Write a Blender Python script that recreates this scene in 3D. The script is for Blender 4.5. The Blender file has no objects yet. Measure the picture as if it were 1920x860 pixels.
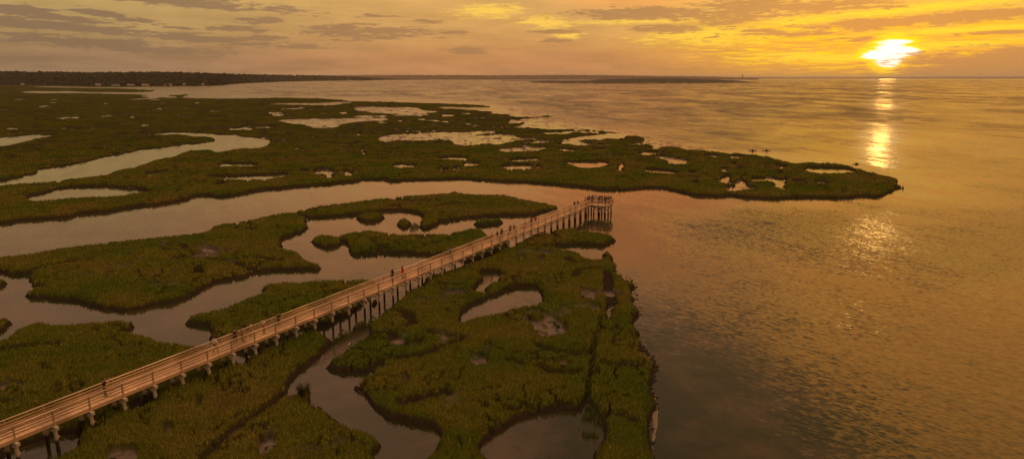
import bpy, bmesh, math, random
import numpy as np
from mathutils import Vector, Matrix, kdtree

random.seed(7); RS = np.random.RandomState(11)
SC = bpy.context.scene
COL = SC.collection
R = math.radians

# ------------------------------------------------------------------ camera
F, CX, CY, HOR, HCAM = 1281.0, 960.0, 430.0, 146.0, 31.0
TH = math.atan((CY - HOR) / F)
cam_d = bpy.data.cameras.new('camera')
cam = bpy.data.objects.new('camera', cam_d); COL.objects.link(cam)
cam.location = (0, 0, HCAM); cam.rotation_euler = (math.pi/2 - TH, 0, 0)
cam_d.sensor_width = 36; cam_d.lens = 36*F/1920; cam_d.clip_start = 0.5; cam_d.clip_end = 90000
SC.camera = cam

def ray(x, y):
    dx = (x-CX)/F; dy = -(y-CY)/F
    return dx, math.cos(TH)+dy*math.sin(TH), -math.sin(TH)+dy*math.cos(TH)
def un(x, y, z=0.0):                       # where a line of sight meets height z
    a, b, c = ray(x, y); t = (z-HCAM)/c
    return a*t, b*t
def azel(x, y):
    a, b, c = ray(x, y)
    return math.degrees(math.atan2(a, b)), math.degrees(math.atan2(c, math.hypot(a, b)))

# ------------------------------------------------------------------ noise
def _h(ix, iy, s):
    n = (ix.astype(np.int64)*374761393 + iy.astype(np.int64)*668265263 + s*1442695041) & 0x7fffffff
    n = ((n ^ (n >> 13))*1274126177) & 0x7fffffff
    n = (n ^ (n >> 16)) & 0xffff
    return n/65535.0
def vn(x, y, s=0):
    x = np.asarray(x, float); y = np.asarray(y, float)
    ix = np.floor(x); iy = np.floor(y); fx = x-ix; fy = y-iy
    fx = fx*fx*(3-2*fx); fy = fy*fy*(3-2*fy)
    a = _h(ix, iy, s); b = _h(ix+1, iy, s); c = _h(ix, iy+1, s); d = _h(ix+1, iy+1, s)
    return (a+(b-a)*fx)*(1-fy) + (c+(d-c)*fx)*fy
def fbm(x, y, s=0, o=3):
    t = 0; a = .5; n = 0
    for i in range(o):
        t = t + a*vn(x, y, s+i*17); n += a; a *= .5
        x = x*2.03+5.1; y = y*2.03+1.7
    return t/n
def ss(a, b, x):
    t = np.clip((x-a)/(b-a), 0, 1); return t*t*(3-2*t)

# ------------------------------------------------------------------ objects
def tag(o, label=None, cat=None, group=None, kind=None):
    if label: o['label'] = label
    if cat: o['category'] = cat
    if group: o['group'] = group
    if kind: o['kind'] = kind
    return o
def empty(name, loc=(0, 0, 0), rz=0):
    o = bpy.data.objects.new(name, None); COL.objects.link(o)
    o.location = loc; o.rotation_euler = (0, 0, rz); o.empty_display_size = .3
    return o
def link(name, me, mats, parent=None):
    o = bpy.data.objects.new(name, me); COL.objects.link(o)
    for m in (mats if isinstance(mats, (list, tuple)) else [mats]): me.materials.append(m)
    if parent is not None: o.parent = parent
    return o
def mesh_np(name, co, faces, smooth=False):
    me = bpy.data.meshes.new(name); n = len(co); f, k = faces.shape
    me.vertices.add(n); me.vertices.foreach_set('co', np.ascontiguousarray(co, np.float32).ravel())
    me.loops.add(f*k); me.loops.foreach_set('vertex_index', np.ascontiguousarray(faces, np.int32).ravel())
    me.polygons.add(f); me.polygons.foreach_set('loop_start', np.arange(0, f*k, k, dtype=np.int32))
    me.polygons.foreach_set('loop_total', np.full(f, k, np.int32))
    if smooth: me.polygons.foreach_set('use_smooth', np.ones(f, bool))
    me.update(calc_edges=True); me.validate()
    return me
def attr(me, name, arr):
    a = me.attributes.new(name, 'FLOAT', 'POINT'); a.data.foreach_set('value', np.ascontiguousarray(arr, np.float32).ravel())

class MB:
    """collects boxes, bars, tubes"""
    def __init__(s): s.v = []; s.f = []
    def box(s, c, h, X=(1, 0, 0), Y=(0, 1, 0), Z=(0, 0, 1)):
        c = Vector(c); X = Vector(X)*h[0]; Y = Vector(Y)*h[1]; Z = Vector(Z)*h[2]; b = len(s.v)
        for k in (-1, 1):
            for j in (-1, 1):
                for i in (-1, 1): s.v.append(c+X*i+Y*j+Z*k)
        for q in ((0, 2, 3, 1), (4, 5, 7, 6), (0, 1, 5, 4), (2, 6, 7, 3), (0, 4, 6, 2), (1, 3, 7, 5)):
            s.f.append([b+i for i in q])
        return s
    def bar(s, a, b, w, d, up=(0, 0, 1)):
        a = Vector(a); b = Vector(b); D = b-a; L = D.length; D.normalize()
        S = D.cross(Vector(up))
        if S.length < 1e-4: S = D.cross(Vector((1, 0, 0)))
        S.normalize(); U = S.cross(D)
        return s.box((a+b)/2, (L/2, w/2, d/2), D, S, U)
    def tube(s, pts, rad, n=8, cap=True):
        pts = [Vector(p) for p in pts]; rings = []
        for i, p in enumerate(pts):
            D = (pts[min(i+1, len(pts)-1)]-pts[max(i-1, 0)]).normalized()
            S = D.cross(Vector((.13, .21, .97)))
            if S.length < .05: S = D.cross(Vector((1, 0, 0)))
            S.normalize(); U = S.cross(D); r = rad[i] if isinstance(rad, (list, tuple)) else rad
            rings.append(len(s.v))
            for k in range(n):
                a = 2*math.pi*k/n; s.v.append(p+(S*math.cos(a)+U*math.sin(a))*r)
        for a, b in zip(rings, rings[1:]):
            for k in range(n): s.f.append([a+k, a+(k+1) % n, b+(k+1) % n, b+k])
        if cap:
            s.f.append([rings[0]+k for k in range(n)][::-1]); s.f.append([rings[-1]+k for k in range(n)])
        return s
    def ell(s, c, r, n=8, m=6, jit=0):
        c = Vector(c); b = len(s.v)
        for j in range(m+1):
            ph = math.pi*j/m
            for i in range(n):
                a = 2*math.pi*i/n; k = 1+random.uniform(-jit, jit)
                s.v.append(c+Vector((r[0]*math.sin(ph)*math.cos(a)*k, r[1]*math.sin(ph)*math.sin(a)*k, r[2]*math.cos(ph)*k)))
        for j in range(m):
            for i in range(n): s.f.append([b+j*n+i, b+(j+1)*n+i, b+(j+1)*n+(i+1) % n, b+j*n+(i+1) % n])
        return s
    def build(s, name, mat, parent=None, smooth=False):
        me = bpy.data.meshes.new(name); me.from_pydata([tuple(v) for v in s.v], [], s.f); me.update()
        if smooth: me.polygons.foreach_set('use_smooth', np.ones(len(me.polygons), bool))
        return link(name, me, mat, parent)

# ------------------------------------------------------------------ node helper
class N:
    def __init__(s, tree): s.t = tree; s.n = tree.nodes; s.l = tree.links
    def put(s, sock, v):
        if hasattr(v, 'is_linked') or isinstance(v, bpy.types.NodeSocket): s.l.new(v, sock)
        elif v is not None: sock.default_value = v
    def node(s, t, ins=(), out=0, **kw):
        n = s.n.new(t)
        for k, v in kw.items(): setattr(n, k, v)
        for i, v in (ins.items() if isinstance(ins, dict) else enumerate(ins)): s.put(n.inputs[i], v)
        return n.outputs[out]
    def m(s, op, a, b=None, c=None, clamp=False):
        n = s.n.new('ShaderNodeMath'); n.operation = op; n.use_clamp = clamp
        for i, v in enumerate((a, b, c)): s.put(n.inputs[i], v)
        return n.outputs[0]
    def vm(s, op, a, b=None, out=0):
        n = s.n.new('ShaderNodeVectorMath'); n.operation = op
        s.put(n.inputs[0], a)
        if op == 'SCALE': s.put(n.inputs['Scale'], b)
        elif b is not None: s.put(n.inputs[1], b)
        return n.outputs[out]
    def step(s, x, a, b, lo=0.0, hi=1.0):
        n = s.n.new('ShaderNodeMapRange'); n.interpolation_type = 'SMOOTHSTEP'
        for k, v in zip(('Value', 'From Min', 'From Max', 'To Min', 'To Max'), (x, a, b, lo, hi)): s.put(n.inputs[k], v)
        return n.outputs[0]
    def mix(s, f, a, b):
        n = s.n.new('ShaderNodeMix'); n.data_type = 'RGBA'
        s.put(n.inputs[0], f); s.put(n.inputs[6], a); s.put(n.inputs[7], b)
        return n.outputs[2]
    def mixf(s, f, a, b):
        n = s.n.new('ShaderNodeMix'); s.put(n.inputs[0], f); s.put(n.inputs[2], a); s.put(n.inputs[3], b)
        return n.outputs[0]
    def ramp(s, x, stops, interp='LINEAR'):
        n = s.n.new('ShaderNodeValToRGB'); cr = n.color_ramp; cr.interpolation = interp
        while len(cr.elements) < len(stops): cr.elements.new(.5)
        for e, (p, c) in zip(cr.elements, stops): e.position = p; e.color = (*c, 1)
        s.put(n.inputs[0], x); return n.outputs[0]
    def noise(s, vec, scale=1, detail=2, rough=.5, dim='3D', out=0, dist=0):
        n = s.n.new('ShaderNodeTexNoise'); n.noise_dimensions = dim
        s.put(n.inputs['Vector'], vec); s.put(n.inputs['Scale'], scale); s.put(n.inputs['Detail'], detail)
        s.put(n.inputs['Roughness'], rough); s.put(n.inputs['Distortion'], dist)
        return n.outputs[out]
    def mapping(s, vec, loc=(0, 0, 0), rot=0, scale=(1, 1, 1), kind='POINT'):
        n = s.n.new('ShaderNodeMapping'); n.vector_type = kind
        s.put(n.inputs[0], vec); n.inputs['Location'].default_value = loc
        n.inputs['Rotation'].default_value = (0, 0, rot); n.inputs['Scale'].default_value = scale
        return n.outputs[0]
def mat(name):
    m = bpy.data.materials.new(name); m.use_nodes = True
    n = N(m.node_tree); b = next(x for x in m.node_tree.nodes if x.type == 'BSDF_PRINCIPLED')
    b.inputs['Specular IOR Level'].default_value = .3
    return m, n, b
def plain(name, col, rough=.75, var=.25, scale=6.0):
    m, n, b = mat(name)
    p = n.node('ShaderNodeTexCoord', out=3)
    f = n.noise(p, scale, 3)
    n.put(b.inputs['Base Color'], n.mix(f, tuple(c*(1-var) for c in col)+(1,), tuple(min(1, c*(1+var)) for c in col)+(1,)))
    b.inputs['Roughness'].default_value = rough
    return m

# ------------------------------------------------------------------ SKY
SUN_AZ, SUN_EL = azel(1668, 103)
def build_world():
    w = bpy.data.worlds.new('World'); SC.world = w; w.use_nodes = True
    n = N(w.node_tree); bg = next(x for x in n.n if x.type == 'BACKGROUND')
    d = n.node('ShaderNodeTexCoord', out=0)
    sx = n.n.new('ShaderNodeSeparateXYZ'); n.l.new(d, sx.inputs[0]); X, Y, Z = sx.outputs
    az = n.m('MULTIPLY', n.m('ARCTAN2', X, Y), 57.29578)
    el = n.m('MULTIPLY', n.m('ARCSINE', Z), 57.29578)
    cb = n.n.new('ShaderNodeCombineXYZ'); n.l.new(az, cb.inputs[0]); n.l.new(el, cb.inputs[1]); uv = cb.outputs[0]
    # stretched streak noise
    nz1 = n.noise(n.mapping(uv, scale=(.16, .95, 1)), 1.0, 6, .58)
    nz2 = n.noise(n.mapping(uv, loc=(3.1, 7.7, 0), rot=.03, scale=(.35, 3.2, 1)), 1.0, 5, .6)
    nz3 = n.noise(n.mapping(uv, loc=(9.1, 2.7, 0), scale=(.95, 5.5, 1)), 1.0, 7, .68); nD = n.m('SUBTRACT', nz3, .5)
    nA = n.m('SUBTRACT', nz1, .5); nB = n.m('SUBTRACT', nz2, .5)
    # base gradient over elevation: three columns (left / middle / towards the sun)
    e = n.m('DIVIDE', n.m('MAXIMUM', el, 0.0), 90.0)
    P = lambda deg: deg/90
    left = n.ramp(e, [(0, (.24, .155, .085)), (P(1.5), (.29, .175, .088)), (P(3.2), (.40, .25, .098)), (P(6.5), (.54, .36, .125)), (P(11), (.56, .29, .14)), (P(25), (.74, .39, .22)), (P(52), (1.6, .95, .5)), (1, (2.4, 1.45, .78))])
    mid = n.ramp(e, [(0, (.50, .23, .09)), (P(1.5), (.54, .245, .092)), (P(3.2), (.60, .31, .10)), (P(6.5), (.71, .39, .115)), (P(9), (1.0, .42, .14)), (P(14), (1.02, .43, .15)), (P(24), (1.0, .46, .27)), (P(34), (1.0, .5, .26)), (P(50), (1.7, 1.0, .52)), (1, (2.4, 1.45, .78))])
    right = n.ramp(e, [(0, (.52, .235, .06)), (P(1.5), (.60, .29, .06)), (P(3.2), (.78, .44, .06)), (P(6.5), (.80, .47, .10)), (P(9), (1.05, .42, .08)), (P(14), (1.45, .56, .10)), (P(22), (1.75, .70, .13)), (P(36), (1.25, .64, .18)), (P(56), (1.6, .95, .5)), (1, (2.4, 1.45, .78))])  # zenith stops raised out of view as added fill for grass and deck
    f1 = n.step(az, -34, -2); f2 = n.step(az, 4, 24)
    col = n.mix(f2, n.mix(f1, left, mid), right)
    pk = n.vm('LENGTH', n.mapping(uv, loc=(10, 10.5, 0), scale=(13, 6.5, 1), kind='TEXTURE'), out=1)
    col = n.mix(n.m('MULTIPLY', n.step(pk, 1.0, .35), .9), col, (.98, .30, .075, 1))
    # away from the sun the sky is dimmer and cooler
    back = n.ramp(e, [(0, (.16, .105, .075)), (P(12), (.16, .105, .075)), (P(40), (.60, .38, .22)), (1, (2.4, 1.45, .78))])
    fb = n.step(n.m('ABSOLUTE', n.m('SUBTRACT', az, 15.0)), 55, 125)
    col = n.mix(fb, col, back)
    col = n.vm('SCALE', col, n.m('ADD', 1.0, n.m('MULTIPLY', nA, n.step(el, 9, 5, 0, .75))))
    # pinkish low veil with soft bands
    veil = n.m('MULTIPLY', n.step(el, 3.3, .6), n.step(nA, -.12, .12))
    col = n.mix(n.m('MULTIPLY', veil, .35), col, n.mix(f1, (.40, .22, .12, 1), (.62, .26, .095, 1)))
    # yellow lit streaks in the sun's quarter
    ds = n.vm('LENGTH', n.mapping(uv, loc=(SUN_AZ, SUN_EL+.5, 0), rot=0, scale=(13, 2.7, 1), kind='TEXTURE'), out=1)
    st = n.m('MULTIPLY', n.step(ds, 1.25, .25), n.step(nB, -.05, .16))
    col = n.mix(n.m('MULTIPLY', st, .95), col, (1.05, .60, .0, 1))
    nF = n.noise(n.mapping(uv, loc=(4.4, 1.3, 0), rot=.01, scale=(.38, 8.5, 1)), 1.0, 6, .6)
    d2 = n.vm('LENGTH', n.mapping(uv, loc=(SUN_AZ-3, SUN_EL+.6, 0), scale=(14, 2.3, 1), kind='TEXTURE'), out=1)
    col = n.mix(n.m('MULTIPLY', n.step(d2, 1.1, .3), n.step(nF, .53, .60)), col, (1.2, .80, .0, 1))
    col = n.mix(n.m('MULTIPLY', n.m('MULTIPLY', n.step(d2, 1.2, .4), n.step(nF, .47, .40)), .6), col, (.62, .27, .05, 1))
    ylow = n.m('MULTIPLY', n.step(ds, 1.9, .2), .35)
    col = n.mix(ylow, col, (.95, .45, .04, 1))
    def strokes(lst, nk=1.0):
        q = None
        for (x, y, a, b, sl) in lst:
            u0, v0 = azel(x, y); k = 1/24.0
            l = n.vm('LENGTH', n.mapping(uv, loc=(u0, v0, 0), rot=-sl, scale=(a*k*1.0, b*k*1.05, 1), kind='TEXTURE'), out=1)
            q = l if q is None else n.m('MINIMUM', q, l)
        q = n.m('ADD', q, n.m('MULTIPLY', nA, 2.3*nk)); q = n.m('ADD', q, n.m('MULTIPLY', nB, 2.6*nk)); q = n.m('ADD', q, n.m('MULTIPLY', nD, 3.8*nk))
        return q
    glow = strokes([(917, 22, 55, 10, 0), (1025, 42, 42, 11, 0), (1065, 66, 26, 7, 0), (1200, 40, 130, 5, 0), (1330, 66, 120, 14, 0), (1500, 38, 90, 9, -.06), (1540, 108, 110, 9, 0), (1800, 84, 120, 7, -.04), (1700, 18, 180, 7, -.06), (1800, 57, 130, 5, -.03)])
    col = n.mix(n.m('MULTIPLY', n.step(glow, 1.6, .15), .95), col, n.mix(f2, (.98, .60, .09, 1), (1.0, .66, .04, 1)))
    # grey-mauve cloud banks
    dark = strokes([(330, 2, 190, 8, .05), (35, 20, 60, 9, .05), (115, 34, 75, 5, .10), (190, 26, 40, 6, .12), (262, 41, 40, 5, .11), (335, 52, 32, 2.5, .05),
                    (110, 49, 170, 8, .05), (330, 68, 170, 7, .08), (205, 84, 150, 9, .06), (445, 54, 55, 4.5, 0), (490, 40, 35, 5, 0), (500, 70, 40, 4, .03),
                    (700, 60, 110, 12, .0), (640, 55, 50, 7, 0), (715, 31, 32, 2, 0), (806, 41, 26, 3, .05), (845, 61, 26, 3, -.03), (880, 96, 42, 5, .05), (560, 88, 60, 4, 0),
                    (1230, 27, 150, 11, 0), (1400, 20, 110, 20, -.03), (1520, 14, 130, 11, -.05), (1240, 53, 60, 7, 0), (1040, 60, 45, 3, 0), (1030, 76, 35, 4, 0),
                    (1720, 38, 240, 9, -.06), (1500, 64, 65, 4, 0), (1625, 73, 45, 3.5, -.02), (1430, 58, 40, 3, 0), (1850, 62, 50, 3, -.03)])
    dm = n.step(dark, 1.32, .66)
    ccol = n.mix(f2, n.mix(f1, (.235, .145, .083, 1), (.38, .20, .083, 1)), (.50, .235, .075, 1))
    col = n.mix(n.m('MULTIPLY', dm, .88), col, ccol)
    # generic broken cloud above the picture
    nC = n.noise(n.mapping(uv, loc=(1.7, .3, 0), rot=.05, scale=(.035, .11, 1)), 1.0, 5, .55)
    up = n.m('MULTIPLY', n.step(nC, .50, .66), n.step(el, 7, 13))
    col = n.mix(n.m('MULTIPLY', up, .45), col, (.30, .19, .11, 1))
    # unseen dark bank added above the picture: darkens the near open water left of the gold
    edge_ = n.m('SUBTRACT', az, n.m('ADD', 17.0, n.m('MULTIPLY', n.m('SUBTRACT', el, 14.0), .80)))
    edge_ = n.m('ADD', edge_, n.m('MULTIPLY', n.m('SUBTRACT', nC, .5), 26.0))
    hb = n.m('MULTIPLY', n.m('MULTIPLY', n.step(edge_, 4, -7), n.step(az, -3, 6)), n.m('MULTIPLY', n.step(el, 14, 23), n.step(el, 50, 38)))
    col = n.mix(n.m('MULTIPLY', hb, .85), col, (.25, .17, .10, 1))
    # sun behind thin cloud: the burnt-out patch and its ragged yellow rim
    q = strokes([(1668, 102, 25, 23, 0), (1688, 78, 22, 3.5, 0), (1642, 103, 24, 8, 0), (1696, 97, 24, 8, 0), (1666, 119, 18, 8, 0)], .27)
    col = n.mix(n.step(q, 1.75, 1.05), col, (1.25, .78, .015, 1))
    core = n.step(q, 1.1, .62)
    col = n.mix(core, col, (1.5, 1.3, 1.03, 1))
    # low bank under and right of the sun
    lb = strokes([(1885, 120, 150, 27, -.04), (1800, 134, 80, 13, .0), (1930, 118, 60, 26, 0)], .5)
    col = n.mix(n.m('MULTIPLY', n.step(lb, 1.25, .75), .9), col, (.47, .235, .08, 1))
    # clear-air component: Nishita sky, low sun, no disc
    sk = n.n.new('ShaderNodeTexSky'); sk.sky_type = 'NISHITA'; sk.sun_disc = False
    sk.sun_elevation = R(SUN_EL); sk.sun_rotation = R(SUN_AZ); sk.air_density = 1.2; sk.dust_density = 2.5
    sky = n.vm('SCALE', sk.outputs[0], .012)
    col = n.vm('ADD', col, sky)
    n.l.new(col, bg.inputs[0]); bg.inputs[1].default_value = 1.0
    w.cycles.sampling_method = 'MANUAL'; w.cycles.sample_map_resolution = 2048
build_world()

sd = bpy.data.lights.new('sun', 'SUN'); so = bpy.data.objects.new('sun', sd); COL.objects.link(so)
sd.energy = .008; sd.angle = R(1.1); sd.color = (1.0, .48, .09)
sv = Vector((math.sin(R(SUN_AZ))*math.cos(R(SUN_EL)), math.cos(R(SUN_AZ))*math.cos(R(SUN_EL)), math.sin(R(SUN_EL))))
so.rotation_euler = sv.to_track_quat('Z', 'Y').to_euler(); so.location = (60, 110, 60)

# ------------------------------------------------------------------ MARSH OUTLINES (seen outlines carried onto the ground)
PAN = {'A': (0, 120, 480/1720), 'B': (480, 120, 480/1720), 'C': (960, 120, 480/1720), 'D': (1440, 120, 480/1720),
       'E': (0, 340, 480/1588), 'F': (480, 340, 480/1588), 'G': (960, 340, 480/1588), 'H': (1440, 340, 480/1588),
       'I': (0, 590, 480/1529), 'J': (480, 590, 480/1529), 'K': (960, 590, 480/1529), 'L': (1440, 590, 480/1529),
       'p1': (0, 680, 240/1147), 'p2': (180, 620, 240/1290), 'p3': (360, 560, 240/1290), 'p4': (560, 480, 240/1290),
       'p5': (760, 420, 200/1323), 'p6': (900, 380, 160/1376), 'p7': (1040, 350, 140/1338), 'f': (0, 0, 1)}
def T(*parts):
    out = []
    for p in parts:
        k, txt = p.split(':'); x0, y0, s = PAN[k.strip()]
        v = [float(q) for q in txt.replace(',', ' ').split()]
        out += [(x0+v[i]*s, y0+v[i+1]*s) for i in range(0, len(v), 2)]
    return out
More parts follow.
